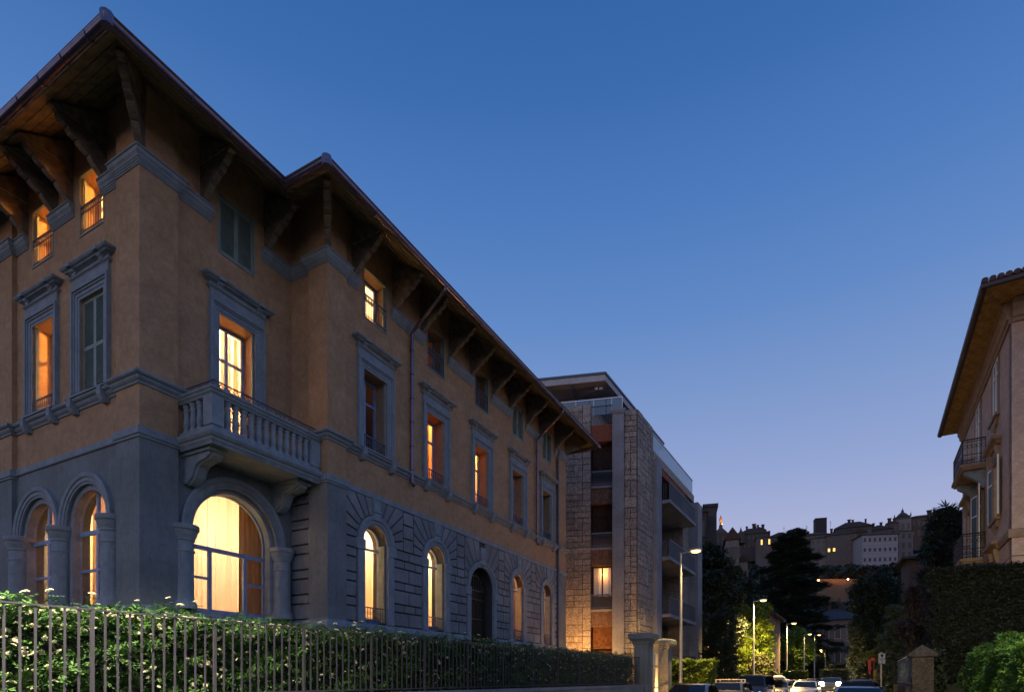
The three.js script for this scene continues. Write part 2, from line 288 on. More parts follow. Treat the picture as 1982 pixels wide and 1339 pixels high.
// ---- windows
// glazing bars round panes of glass: xs and ys are the bar lines; every pane is a mesh of its own
function glazing(win, xs, ys, z, t, fm = M.frame, skip = []) {
  const fr = [], X = xs.length - 1, Y = ys.length - 1;
  xs.forEach((x, i) => { const w = i === 0 || i === X ? t : t * .95; fr.push(box(i === 0 ? x : i === X ? x - w : x - w / 2, i === 0 ? x + w : i === X ? x : x + w / 2, ys[0], ys[Y], z - .03, z + .03)); });
  ys.forEach((y, j) => { const w = j === 0 || j === Y ? t : t * .9; for (let i = 0; i < X; i++) fr.push(box(xs[i] + (i ? t / 2 : t), xs[i + 1] - (i === X - 1 ? t : t / 2), j === 0 ? y : j === Y ? y - w : y - w / 2, j === 0 ? y + w : j === Y ? y : y + w / 2, z - .028, z + .028)); });
  part('frame', fr, fm, win);
  for (let i = 0; i < X; i++) for (let j = 0; j < Y; j++) { if (skip.includes(i + ',' + j)) continue; part('pane', new THREE.PlaneGeometry(xs[i + 1] - xs[i] - t * .8, ys[j + 1] - ys[j] - t * .8).translate((xs[i] + xs[i + 1]) / 2, (ys[j] + ys[j + 1]) / 2, z), M.glass, win); }
}
function louvres(x0, x1, y0, y1, z, rail = []) {
  const g = [], t = .05;
  g.push(box(x0, x0 + t, y0, y1, z - .018, z + .018), box(x1 - t, x1, y0, y1, z - .018, z + .018));
  const rows = [y0, ...rail, y1];
  for (let k = 0; k < rows.length - 1; k++) {
    const a = rows[k] + (k ? .04 : .07), b = rows[k + 1] - (k < rows.length - 2 ? .04 : .07);
    g.push(box(x0 + t, x1 - t, rows[k] - (k ? .04 : 0), a, z - .017, z + .017)); if (k === rows.length - 2) g.push(box(x0 + t, x1 - t, b, y1, z - .017, z + .017));
    const n = Math.round((b - a) / .062); for (let i = 0; i < n; i++) g.push(new THREE.BoxGeometry(x1 - x0 - 2 * t,   .007, .05)  .rotateX(1.12).translate((x0 + x1) / 2, a + (i + .5) * (b - a) / n, z));
  }
  g.push(box(x0 + .003, x1 - .003, y0, y1, z - .04, z - .03));
  return g;
}
function railingGeo(w, y0, h, z, curly) {
  const g = [box(-w, w, y0 + h - .03, y0 + h, z - .02, z + .02), box(-w, w, y0 + .06, y0 + .08, z - .012, z + .012)], n = Math.round(2 * w / .11);
  if (curly) g.push(box(-w, w, y0 + h - .17, y0 + h - .155, z - .01, z + .01));
  for (let i = 0; i <= n; i++) { const x = -w + 2 * w * i / n; g.push(box(x - .007, x + .007, y0, y0 + h - .02, z - .007, z + .007)); }
  if (curly) for (let i = 0; i < n; i++) { const x = -w + 2 * w * (i + .5) / n; g.push(new THREE.TorusGeometry(.032, .006, 4, 12).translate(x, y0 + h - .095, z)); }
  else for (let i = 0; i < n; i++) { const x = -w + 2 * w * (i + .5) / n; g.push(new THREE.TorusGeometry(.038, .006, 4, 12).translate(x, y0 + h * .62, z), new THREE.TorusGeometry(.028, .006, 4, 12, PI * 1.5).translate(x, y0 + h * .3, z)); }
  return g;
}
const surroundGeo = memo('surround', () => {
  const g = [], w = .5, W = .77, y0 = 8.15, y1 = 10.45;
  const prof = [[0, 0], [0, .03], [.07, .03], [.07, .045], [.155, .045], [.155, .062], [.2, .07], [.2, .10], [.265, .10], [.265, 0]];       // from the opening outwards: steps of the architrave
  for (const s of [-1, 1]) for (let i = 1; i < prof.length; i++) { const [a, o] = prof[i - 1], [b, o2] = prof[i]; if (b > a) g.push(box(s * (w + a), s * (w + b), y0, y1 + a, 0, Math.max(o, o2))); }
  for (let i = 1; i < prof.length; i++) { const [a, o] = prof[i - 1], [b, o2] = prof[i]; if (b > a) g.push(box(-w - b + .0005, w + b - .0005, y1 + a, y1 + b, -.004, Math.max(o, o2) - .0008)); }
  g.push(box(-.755, .755, 10.716, 10.93, 0, .06));
  const bed = [[0, 10.925], [.025, 10.925], [.03, 10.945], [.06, 10.96], [.07, 10.98], [0, 10.98]], path = [[-.76, 0], [-.76, .04], [.76, .04], [.76, 0]];
  g.push(mould(bed, path), box(-.78, .78, 10.975, 11.14, 0, .07));
  const top = [[0, 11.07], [.02, 11.07], [.05, 11.085], [.10, 11.10], [.11, 11.12], [.155, 11.14], [.185, 11.175], [.185, 11.195], [0, 11.21]];
  g.push(mould(top, [[-.78, 0], [-.78, .06], [.78, .06], [.78, 0]]));
  for (const x of [-.56, .56]) { g.push(slab([[.05, 10.96], [.10, 10.96], [.13, 11.0], [.13, 11.03], [.17, 11.055], [.19, 11.10], [.05, 11.12]], .13, .006).translate(0, 0, -.065).rotateY(-PI / 2).translate(x, 0, 0)); g.push(slab([[.06, 11.11], [.255, 11.12], [.265, 11.20], [.06, 11.222]], .15, .006).translate(0, 0, -.075).rotateY(-PI / 2).translate(x, 0, 0)); }
  return g;
});
const sillGeo = memo('sill', () => [box(-.80, .80, 8.125, 8.165, 0, .195), ...[-.63, .63].map((x) => slab([[0, 7.80], [.09, 7.80], [.14, 7.84], [.205, 7.95], [.205, 8.125], [0, 8.125]], .15, .008).translate(0, 0, -.08).rotateY(-PI / 2).translate(x, 0, 0))]);
function firstFloor(fr, x, o = {}) {
  const w = vgroup('window', fr, x), h = o.half ?? .49, y0 = o.y0 ?? 8.15, y1 = 10.45;
  part('surround', surroundGeo, M.trim, w);
  if (!o.door) part('sill', sillGeo, M.trim, w);
  if (o.closed) { for (const [k, a, b] of [[0, -h - .005, -.004], [1, .004, h + .005]]) part('shutter', louvres(a, b, y0 + .02, y1 - .01, -.07, [9.32]), M.teal, w); }
  else {
    for (const s of [-1, 1]) part('shutter', box(s * (h - .05), s * (h - .002), y0 + .01, y1 - .01, -.10, -.03), M.teal, w);
    if (!o.door) part('railing', railingGeo(h - .06, y0 + .01, .46, -.02, false), M.iron, w);
  }
  if (o.door) part('railing', railingGeo(h, 8.02, .01, -.1, false), M.iron, w);
  glazing(w, [-h + .01, 0, h - .01], [y0, y0 + (y1 - y0) * (o.door ? .74 : .70), y1 - .01], -.43, .075);
  return w;
}
const trim2 = memo('trim2', () => { const g = [], w = .515, y0 = 11.915, y1 = 13.355; for (const s of [-1, 1]) g.push(box(s * (w - .035), s * w, y0, y1, -.06, .012)); g.push(box(-w + .035, w - .035, y1 - .03, y1, -.06, .012), box(-w + .035, w - .035, y0, y0 + .04, -.06, .02)); return g; });
function secondFloor(fr, x, o = {}) {
  const w = vgroup('window', fr, x), y0 = 11.93, y1 = 13.34;
  part('trim', trim2, M.teal, w);
  if (o.closed) for (const [a, b] of [[-.475, -.004], [.004, .475]]) part('shutter', louvres(a, b, y0 + .03, y1 - .03, -.04), M.teal, w);
  else { part('shutter', box(.42, .478, y0 + .03, y1 - .03, -.12, -.065), M.teal, w); part('shutter', box(-.478, -.43, y0 + .03, y1 - .03, -.12, -.065), M.teal, w); part('railing', railingGeo(.475, y0 + .03, .66, -.01, true), M.iron, w); }
  glazing(w, [-.49, 0, .49], [y0, y0 + .92, y1], -.43, .07, o.white ? M.white : M.frame);
  return w;
}
const W1 = [firstFloor(FA, A1[0], { closed: true }), firstFloor(FA, A1[1]), firstFloor(FB, 2.41, { door: true, y0: 7.22, half: .51 })];
DC.forEach((c) => firstFloor(FD, c));
AW.forEach((x) => secondFloor(FA, x, { white: true }));
secondFloor(FB, 2.40, { closed: true });
DC.forEach((c, i) => secondFloor(FD, c, { closed: i > 2 }));

// arched windows: a round-headed frame, the lunette pane and the panes below
function archFrame(win, r, y0, ys, z, xs, rows, o = {}) {
  const t = o.t ?? .075, fr = [archMould([[r - t, z - .035], [r - t, z + .035], [r + .02, z + .035], [r + .02, z - .035]], 0, ys, 0, PI, 36)];
  const R = r - t * .5;
  const yt = ys - (o.drop ?? 0), th = o.th ?? .1; fr.push(box(-r + t, r - t, yt - th, yt, z - .034, z + .034), box(-r, -r + t, y0, ys, z - .033, z + .033), box(r - t, r, y0, ys, z - .033, z + .033), box(-r + t, r - t, y0, y0 + .16, z - .032, z + .032));
  for (const x of xs) fr.push(box(x - .045, x + .045, y0 + .16, yt - th, z - .03, z + .03));
  if (o.split) fr.push(box(-.04 + (o.split === true ? 0 : o.split), .04 + (o.split === true ? 0 : o.split), yt, ys + r - t - .004, z - .03, z + .03));
  const cols = [-r + t, ...xs, r - t];
  for (let i = 0; i < cols.length - 1; i++) {
    const a = cols[i] + (i ? .045 : 0), b = cols[i + 1] - (i < cols.length - 2 ? .045 : 0), ry = o.bars?.[i] === 0 ? [] : rows;
    for (const y of ry) fr.push(box(a, b, y - .03, y + .03, z - .028, z + .028));
    const ysr = [y0 + .16, ...ry, yt - th];
    for (let j = 0; j < ysr.length - 1; j++) part('pane', new THREE.PlaneGeometry(b - a, ysr[j + 1] - ysr[j] - (ry.length ? .04 : 0)).translate((a + b) / 2, (ysr[j] + ysr[j + 1]) / 2, z), M.glass, win);
  }
  const lun = (a0, a1) => { const s = new THREE.Shape(); s.moveTo(0, ys); for (let i = 0; i <= 24; i++) { const a = a0 + (a1 - a0) * i / 24; s.lineTo(R * Math.cos(a), ys + R * Math.sin(a)); } s.closePath(); return new THREE.ShapeGeometry(s).translate(0, 0, z); };
  for (const [a0, a1] of o.split ? [[0, PI / 2], [PI / 2, PI]] : [[0, PI]]) part('pane', lun(a0, a1), M.glass, win);
  if (yt < ys) part('pane', new THREE.PlaneGeometry(2 * r - 2 * t, ys - yt).translate(0, (ys + yt) / 2, z), M.glass, win);
  part('frame', fr, o.m ?? M.frame, win);
}
const archi = (r, w) => [[r, -.0], [r, .03], [r + w * .22, .03], [r + w * .22, .055], [r + w * .55, .055], [r + w * .6, .085], [r + w * .9, .10], [r + w, .085], [r + w, -.02], [r, -.02]];
function columnGeo(x, y0, y1, r, z) {      // engaged column: base, shaft with a ring, flared capital
  const lathe = (pts) => new THREE.LatheGeometry(pts.map(([a, b]) => new THREE.Vector2(a, b)), 28).translate(x, 0, z);
  return [lathe([[r * 1.3, y0], [r * 1.3, y0 + .1], [r * 1.15, y0 + .16], [r * 1.04, y0 + .2], [r * 1.02, y0 + .3], [r, y1 - .62], [r * 1.07, y1 - .61], [r * 1.12, y1 - .585], [r * 1.07, y1 - .56], [r, y1 - .55], [r, y1 - .36]])];
}
function capitalGeo(x, y1, r, z) { const pts = [[r, y1 - .36], [r * 1.08, y1 - .35], [r * 1.12, y1 - .33], [r * 1.08, y1 - .30], [r * 1.15, y1 - .28], [r * 1.3, y1 - .2], [r * 1.36, y1 - .14], [r * 1.36, y1 - .12], [r * 1.5, y1 - .11], [r * 1.5, y1 - .015], [r * 1.45, y1], [0, y1]]; return [new THREE.LatheGeometry(pts.map(([a, b]) => new THREE.Vector2(a, b)), 28).translate(x, 0, z)]; }
{ // the twin arches of the end wall
  for (const [c, r] of ARC) {
    const w = vgroup('arched_window', FA, c);
    part('archivolt', [archMould(archi(r + .0, .25), 0, 5.28), archMould([[r - .12, -.22], [r - .12, -.06], [r + .01, -.06], [r + .01, -.22]], 0, 5.28)], M.trim, w);
    part('jamb', box(-r - .01, -r + .12, 3.25, 5.28, -.22, -.06), M.trim, w); part('jamb', box(r - .12, r + .01, 3.25, 5.28, -.22, -.06), M.trim, w);
    archFrame(w, r - .03, 3.25, 5.28, -.25, [.0], [4.22], { split: true, drop: .12 });
  }
  for (const x of [-5.52, -3.395, -1.27]) { const c = vl('column', FA, columnGeo(x, 3.25, 5.28, .225, -.03), M.trim); const k = part('capital', capitalGeo(0, 5.28, .225, 0), M.trim, c); k.position.set(FA.p[0] + x - VB.x, 0, FA.p[1] - .03 - VB.z); }
}
{ // the wide arch under the balcony
  const w = vgroup('arched_window', FB, 2.39), r = 1.17;
  part('archivolt', [archMould(archi(r, .28), 0, 5.14), archMould([[r - .1, -.3], [r - .1, -.1], [r + .01, -.1], [r + .01, -.3]], 0, 5.14)], M.trim, w);
  part('jamb', box(-r - .01, -r + .1, 3.25, 5.14, -.3, -.1), M.trim, w); part('jamb', box(r - .1, r + .01, 3.25, 5.14, -.3, -.1), M.trim, w);
  archFrame(w, r - .02, 3.2, 5.14, -.38, [-.46, .52], [4.1], { t: .09, bars: [1, 0, 1], drop: .27 });
  for (const x of [1.02, 3.76]) { const c = vl('column', FB, columnGeo(x, 3.25, 5.14, .225, .0), M.trim); const k = part('capital', capitalGeo(0, 5.14, .225, 0), M.trim, c); const p = frPoint(FB, x, 0, 0); k.position.set(p.x - VB.x, 0, p.z - VB.z); }
}
// ground floor of the long wing: every stone of the rustication, arches, door
{
  const J = .02;
  const stone = (fr, pts, d = .062, k = Math.floor(rnd() * 3)) => {
    if (pts.length < 3) return; let ar = 0; for (let i = 0; i < pts.length; i++) { const a = pts[i], b = pts[(i + 1) % pts.length]; ar += a[0] * b[1] - a[1] * b[0]; }
    if (Math.abs(ar) < .012) return;
    vl('stone_block', fr, slab(pts, d, .012).translate(0, 0, -.03), M.block[k]);
  };
  const rect = (x0, x1, y0, y1) => [[x0 + J, y0 + J], [x1 - J, y0 + J], [x1 - J, y1 - J], [x0 + J, y1 - J]];
  const rows = []; for (let y = 3.26, k = 0; y < 5.59; k++) { const h = k % 2 ? .255 : .425; rows.push([y, Math.min(y + h, 5.6), k]); y += h; if (5.6 - y < .12) rows[rows.length - 1][1] = 5.6, y = 5.6; }
  DC.forEach((c, i) => {
    const door = i === DOOR, R = door ? 1.09 : .79, ys = door ? 5.05 : 5.6, xl = i ? c - 1.25 : .69, xr = i < 4 ? c + 1.25 : 15.2, N = 13;
    for (let k = 0; k < N; k++) {
      if (k === 6) continue;
      const a0 = PI * k / N, a1 = PI * (k + 1) / N, am = (a0 + a1) / 2;
      let p = [[xl + J, ys + J], [xr - J, ys + J], [xr - J, 6.845], [xl + J, 6.845]];
      p = clipPoly(p, Math.sin(a0), -Math.cos(a0), Math.sin(a0) * c - Math.cos(a0) * ys - J);
      p = clipPoly(p, -Math.sin(a1), Math.cos(a1), -Math.sin(a1) * c + Math.cos(a1) * ys - J);
      p = clipPoly(p, -Math.cos(am), -Math.sin(am), -(Math.cos(am) * c + Math.sin(am) * ys) - R);
      stone(FD, p);
    }
    // keystone in three steps
    vl('keystone', FD, [slab([[c - .13, ys + R - .16], [c + .13, ys + R - .16], [c + .15, ys + R + .06], [c - .15, ys + R + .06]], .12, .01), slab([[c - .17, ys + R + .07], [c + .17, ys + R + .07], [c + .18, ys + R + .15], [c - .18, ys + R + .15]], .135, .01), slab([[c - .14, ys + R + .16], [c + .14, ys + R + .16], [c + .17, Math.min(6.84, ys + R + .5)], [c - .17, Math.min(6.84, ys + R + .5)]], .11, .01)].map((g) => g.translate(0, 0, -.02)), M.trim);
    if (i < 4) { const m = (c + DC[i + 1]) / 2; for (let k = 0; k < 3; k++) stone(FD, rect(m - .253, m + .253, 5.6 + k * .415, 5.6 + (k + 1) * .415)); }
    const w = vgroup(door ? 'doorway' : 'arched_window', FD, c), r = door ? .85 : .5, aw = door ? .22 : .27;
    part('archivolt', archMould(archi(r, aw), 0, ys), M.trim, w);
    for (const s of [-1, 1]) part('jamb', box(s * r, s * (r + aw), door ? 1.4 : 3.25, ys - .3, -.03, .07), M.trim, w);
    for (const s of [-1, 1]) part('impost', rbox(Math.min(s * r, s * (r + aw + .09)), Math.max(s * r, s * (r + aw + .09)), ys - .3, ys, -.03, .10, .012), M.trim, w);
    if (door) {
      part('door_leaf', [box(-.84, -.006, 1.4, 4.7, -.42, -.36), box(.006, .84, 1.4, 4.7, -.42, -.36), ...[-1, 1].flatMap((s) => [2.0, 3.1, 4.1].map((y) => rbox(Math.min(s * .14, s * .72), Math.max(s * .14, s * .72), y - .35, y + .45, -.37, -.335, .012)))], M.door, w);
      const gr = []; for (let x = -.75; x <= .76; x += .125) gr.push(box(x - .012, x + .012, 1.5, 5.05 + Math.sqrt(Math.max(.01, .84 * .84 - x * x)) - .02, -.31, -.286)); for (const y of [2.2, 3.05, 3.95, 4.7, 5.05]) gr.push(box(-.84, .84, y - .025, y + .025, -.314, -.282)); gr.push(archMould([[.55, -.31], [.55, -.285], [.58, -.285], [.58, -.31]], 0, 5.05, 0, PI, 24));
      part('grille', gr, mat([.09, .07, .045], { metalness: .5, roughness: .45 }), w);
      part('fanlight', new THREE.CircleGeometry(.84, 24, 0, PI).translate(0, 5.05, -.4), M.darkGlass, w); part('transom', box(-.84, .84, 4.7, 5.05, -.43, -.37), M.door, w);
    } else {
      archFrame(w, .50, 3.27, 5.6, -.31, [], [], { t: .05, th: .06, drop: .12 });
      part('railing', railingGeo(.48, 3.27, .46, -.05, false), M.iron, w);
      part('shutter', louvres(.0, .22, 3.30, 5.6, 0).map((g) => g.rotateY(PI / 2).translate(.47, 0, -.04)), M.teal, w);
    }
  });
  for (let i = -1; i < 5; i++) {
    const l = i < 0 ? .69 : DC[i] + (i === DOOR ? 1.09 : .79), r = i === 4 ? 15.2 : DC[i + 1] - (i + 1 === DOOR ? 1.09 : .79), m = (l + r) / 2, single = i < 0 || i === 4;
    for (const [a, b, k] of rows) {
      let L = l, Rr = r; if (a > 4.9 && i === DOOR) L = DC[i] + 1.25; if (a > 4.9 && i + 1 === DOOR) Rr = DC[i + 1] - 1.25;
      const cuts = single ? [L, Rr] : k % 2 ? [L, L + (Rr - L) * .36, L + (Rr - L) * .74, Rr] : [L, L + (Rr - L) * .52, Rr];
      for (let q = 0; q < cuts.length - 1; q++) stone(FD, rect(cuts[q], cuts[q + 1], a, b));
    }
  }
  let y = 3.26; for (let k = 0; y < 6.7; k++) { const h = k % 2 ? .25 : .42, t = Math.min(y + h, 6.84); stone(FC, rect(.0, .79, y, t)); y = t; }   // courses of the return wall
}
// ---- balcony
{
  const b = sub('balcony', villa), X0 = -12.76, X1 = -11.52, Z0 = -7.98, Z1 = -11.03, vb = (n, g, m) => vp(n, g, m, b), path = [[X0, Z0], [X1, Z0], [X1, Z1]];
  vb('slab', [box(X0, X1 - .06, 6.86, 7.06, Z1, Z0 - .06), mould([[-.06, 6.75], [-.02, 6.75], [.0, 6.80], [.03, 6.84], [.03, 6.88], [.07, 6.91], [.10, 6.96], [.10, 7.01], [.06, 7.05], [-.06, 7.07]], path), box(X0, X1 - .07, 6.79, 6.855, Z1, Z0 - .07)], M.trim);
  vb('plinth', mould([[-.24, 7.07], [.0, 7.07], [.0, 7.14], [-.03, 7.165], [-.21, 7.165], [-.24, 7.14]], path), M.trim);
  vb('rail', mould([[-.22, 7.79], [-.02, 7.79], [.0, 7.83], [.035, 7.86], [.035, 7.89], [.07, 7.92], [.07, 7.96], [.045, 7.98], [-.265, 7.98], [-.29, 7.96], [-.29, 7.92], [-.25, 7.88]], path), M.trim);
  const pts = [[.085, 0], [.085, .05], [.06, .07], [.062, .10], [.075, .16], [.073, .24], [.062, .36], [.058, .50], [.062, .52], [.075, .53], [.075, .56], [.06, .57], [.06, .60], [.085, .635], [.085, .70]];
  const bg = ready([new THREE.LatheGeometry(pts.map(([r, y]) => new THREE.Vector2(r, y)), 16)]);
  const put = (x, z) => { const o = part('baluster', bg, M.trim, b); o.position.set(x - VB.x, 7.163, z - VB.z); o.scale.y = .9; };
  for (let i = 0; i < 3; i++) put(X0 + .2 + i * .235, Z0 - .12);
  for (let i = 0; i < 12; i++) put(X1 - .12, Z0 - .46 - i * .202);
  for (const [x, z] of [[X1 - .14, Z0 - .14], [X1 - .14, Z1 + .13]]) vb('pedestal', rbox(x - .15, x + .15, 7.16, 7.80, z - .15, z + .15, .01), M.trim);
  const con = [[-.02, 6.08], [.10, 6.08], [.20, 6.14], [.30, 6.22], [.36, 6.34], [.42, 6.44], [.52, 6.50], [.70, 6.53], [.84, 6.57], [.93, 6.63], [.95, 6.70], [.95, 6.79], [-.02, 6.79]];
  const cg = [slab(con, .34, .012).translate(0, 0, -.17).rotateY(-PI / 2), slab(con.map(([o, y]) => [o * .97 + .05, y - .02]), .2, .012).translate(0, 0, -.1).rotateY(-PI / 2), box(-.22, .22, 6.68, 6.80, -.02, 1.02)];
  for (const z of [-8.3, -10.72]) vb('console', cg.map((g) => g.clone().rotateY(PI / 2).translate(X0, 0, z)), M.trim);
  const rg = [], y = 7.98, H = .2, seg = (x0, z0, x1, z1) => {
    const L = Math.hypot(x1 - x0, z1 - z0), n = Math.round(L / .13), al = Math.abs(x1 - x0) > Math.abs(z1 - z0);
    rg.push(bar([x0, y + H, z0], [x1, y + H, z1], .03), bar([x0, y + .03, z0], [x1, y + .03, z1], .018));
    for (let i = 0; i <= n; i++) { const t = i / n, px = x0 + (x1 - x0) * t, pz = z0 + (z1 - z0) * t; rg.push(rod([px, y, pz], [px, y + H, pz], .007, 4)); if (i < n) { const q = new THREE.TorusGeometry(.045, .011, 4, 12, PI * 1.6).rotateZ(i % 2 ? 0 : PI); if (!al) q.rotateY(PI / 2); rg.push(q.translate(px + (x1 - x0) / n / 2, y + .11, pz + (z1 - z0) / n / 2)); } }
  };
  seg(X0, Z0 - .12, X1 - .12, Z0 - .12); seg(X1 - .12, Z0 - .12, X1 - .12, Z1);
  vb('railing', rg, M.iron);
}
// ---- rainwater pipes
for (const [z, dz] of [[-14.62, .1], [-23.8, .15]]) {
  const d = sub('downpipe', villa), vd = (n, g, m) => vp(n, g, m, d);
  vd('pipe', [rod([-11.29, 7.78, z], [-11.29, 12.42, z], .055, 12), tube([[-11.29, 12.40, z], [-11.28, 12.48, z], [-10.12, 13.28, z + dz], [-10.0, 13.38, z + dz], [-9.98, 13.5, z + dz]], .055, 40, 10), rod([-11.29, 7.80, z], [-11.22, 7.70, z], .055, 12)], M.copper);
  for (let y = 8.2; y < 12.4; y += .75) vd('clamp', [new THREE.TorusGeometry(.062, .012, 6, 16).rotateX(PI / 2).translate(-11.29, y, z), rod([-11.41, y, z], [-11.3, y, z], .01), rod([-11.3, y, z + .05], [-11.3, y, z + .12], .008)], M.iron);
}
vp('downpipe', [rod([-11.30, 3.2, -26.2], [-11.30, 12.4, -26.2], .05, 10)], M.iron);

// ---- rooms behind the windows, with their lamps
function room(fr, x0, x1, y0, y1, depth, m) {
  const z0 = -depth - .5, z1 = -.515, t = .05;
  vl('room', fr, [box(x0 - t, x0, y0 - t, y1 + t, z0, z1), box(x1, x1 + t, y0 - t, y1 + t, z0, z1), box(x0 - t, x1 + t, y0 - t, y1 + t, z0 - t, z0 - .001), box(x0, x1, y0 - t, y0, z0, z1), box(x0, x1, y1, y1 + t, z0, z1)], m);
}
const bulbGeo = ready([new THREE.SphereGeometry(.11, 16, 10)]);
const warm = 0xffa850, cream = 0xffd29a;
function roomLamp(x, y, z, cd, color = warm) {
  const c = new THREE.Color(color), k = sub('ceiling_lamp', villa);
  const o = part('glass_globe', bulbGeo, new THREE.MeshStandardMaterial({ color: 0xffffff, emissive: c, emissiveIntensity: 3 }), k); o.position.set(x - VB.x, y - VB.y, z - VB.z);
  vp('rod', rod([x, y + .1, z], [x, y + .5, z], .008), M.iron, k);
  const l = new THREE.PointLight(c, cd); l.position.set(x, y, z); l.castShadow = true; l.shadow.radius = 5; scene.add(l);
}
// the corner block: one room per floor, windows on two sides
for (const [y0, y1, m] of [[3.05, 6.72, M.room], [7.12, 11.0, M.room], [11.45, 14.0, M.room]]) vp('room', [box(-18.4, -13.24, y0 - .06, y0, -10.95, -7.70), box(-18.4, -13.24, y1, y1 + .06, -10.95, -7.70), box(-18.45, -18.4, y0 - .06, y1 + .06, -10.95, -7.7), box(-18.4, -13.24, y0 - .06, y1 + .06, -11.0, -10.95)], m);
roomLamp(-14.7, 5.3, -9.6, 15, 0xffe2bc); roomLamp(-16.9, 5.9, -9.6, 24, 0xffc080);
roomLamp(-14.15, 10.2, -9.4, 105, 0xffd4a4); roomLamp(-16.4, 10.2, -8.5, 34, 0xffa850);
roomLamp(-14.5, 13.3, -8.3, 30, 0xffa850); roomLamp(-16.7, 13.3, -8.3, 30, 0xffa850);
const FLOORS = [[3.1, 6.75], [8.0, 11.6], [11.8, 13.95]];
const LIT = [[[34, cream], [34, cream], null, [48, 0xffa858], [16, 0xffb070]], [[.25, 0xffb080], [16, 0xffa858], [34, warm], [2.5, 0xffa060], null], [[34, cream], [.9, 0xffa860], [.4, 0xffb080], null, null]];
LIT.forEach((row, f) => row.forEach((L, i) => {
  if (f === 0 && i === DOOR) return;
  const c = DC[i], [y0, y1] = FLOORS[f];
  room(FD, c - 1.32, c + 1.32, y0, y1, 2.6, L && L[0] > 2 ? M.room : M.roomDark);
  if (L) { const p = frPoint(FD, c + (f ? .35 : .3), y1 - .6, f === 1 ? -1.5 : -1.7); roomLamp(p.x, p.y, p.z, L[0], L[1]); }
}));
// ---- curtains
function curtain(name, label, cat, fr, x0, x1, y0, y1, z, m, folds, amp, group) {
  const w = x1 - x0, h = y1 - y0, g = new THREE.PlaneGeometry(w, h, Math.ceil(folds * 12), 12), p = g.attributes.position, ph = rnd() * 9;
  for (let i = 0; i < p.count; i++) { const u = p.getX(i) / w + .5, v = p.getY(i) / h + .5, a = u * folds * 2 * PI + Math.sin(u * 17 + ph) * 1.1 + ph; p.setZ(i, amp * Math.sin(a + .35 * Math.sin(v * 3 + u * 9)) * (.6 + .4 * (1 - v)) + amp * .4 * Math.sin(a * .37)); p.setX(i, p.getX(i) + .012 * Math.sin(a * 2) * (1 - v)); }
  g.computeVertexNormals();
  const o = part(name, g, m, scene); const P = frPoint(fr, (x0 + x1) / 2, (y0 + y1) / 2, z); o.position.copy(P); o.rotation.y = fr.r; return tag(o, label, cat, group);
}
curtain('curtain', 'bright cream curtain hanging in folds across the wide arched window under the balcony', 'curtain', FB, 1.1, 3.0, 3.1, 6.6, -.70, M.curtain, 12, .055);
curtain('blind', 'brown blind drawn behind the arched window next to the corner pier', 'blind', FA, -3.25, -1.35, 3.1, 6.6, -.62, M.blind, 3, .02);
curtain('blind', 'brown blind drawn behind the far arched window of the end wall', 'blind', FA, -5.45, -3.55, 3.1, 6.6, -.62, M.blind, 3, .02);
curtain('drape', 'dark brown drape at the side of the wide arched window under the balcony', 'drape', FB, 2.96, 3.85, 3.1, 6.6, -.66, M.drape, 8, .06);
curtain('curtain', 'white curtain behind the glass of the lit balcony door', 'curtain', FB, 1.8, 3.1, 7.15, 10.6, -.85, M.curtain, 11, .045);
curtain('curtain', 'pale curtain in the lit top floor window of the long wing', 'curtain', FD, DC[0] - .75, DC[0] + .75, 11.9, 13.7, -.7, M.curtain, 5, .03);
curtain('curtain', 'plain cream curtain in the lit round-headed window nearest the grey corner pier', 'curtain', FD, DC[0] - .8, DC[0] + .8, 3.15, 6.5, -.85, M.curtain, 2, .02);
curtain('curtain', 'plain cream curtain in the lit round-headed window just before the dark arched doorway', 'curtain', FD, DC[1] - .8, DC[1] + .8, 3.15, 6.5, -.85, M.curtain, 2, .02);
curtain('curtain', 'amber curtain in the narrow round-headed window just past the dark arched doorway', 'curtain', FD, DC[3] - .8, DC[3] + .8, 3.15, 6.5, -.85, M.curtain, 4, .03);
curtain('curtain', 'white curtain strip in the open first floor window of the end wall', 'curtain', FA, A1[1] - .05, A1[1] + .65, 8.1, 10.7, -.65, M.curtain, 5, .03);
curtain('curtain', 'reddish curtain in the second first floor window past the corner of the wing', 'curtain', FD, DC[1] - .7, DC[1] + .7, 8.1, 10.8, -.8, phys([.75, .4, .2], { transmission: .4, roughness: 1, side: THREE.DoubleSide }), 6, .03);
curtain('curtain', 'orange curtain in the brightest first floor window of the wing', 'curtain', FD, DC[2] - .7, DC[2] + .7, 8.1, 10.8, -.8, phys([.8, .5, .25], { transmission: .4, roughness: 1, side: THREE.DoubleSide }), 6, .03);

// ---------------------------------------------------------------- ground, road, pavements
const ST = -Math.atan(.0645), sdir = [.0645, -.9979];                  // the street runs 3.7 degrees off the villa's wall
const sx = (x, z) => x - .0645 * z;                                    // x of the street line through (x, 0)
struct('ground', [new THREE.PlaneGeometry(3000, 3000).rotateX(-PI / 2).translate(0, -.03, 0)], M.soil);
const along = (x0, x1, y0, y1, z0, z1, m, name) => { const c = (z0 + z1) / 2, o = struct(name, [box(x0 - (x0 + x1) / 2, x1 - (x0 + x1) / 2, y0, y1, z0 - c, z1 - c)], m); o.position.set(sx((x0 + x1) / 2, c), 0, c); o.rotation.y = ST; return o; };
along(-5.9, 1.0, -.02, 0, -118, 30, M.asphalt, 'road');
along(-8.1, -6.06, -.02, .13, -118, 30, M.paving, 'pavement'); along(1.16, 2.0, -.02, .13, -118, 30, M.paving, 'pavement');
along(-6.06, -5.9, -.02, .14, -118, 30, M.concrete, 'kerb'); along(1.0, 1.16, -.02, .14, -118, 30, M.concrete, 'kerb');
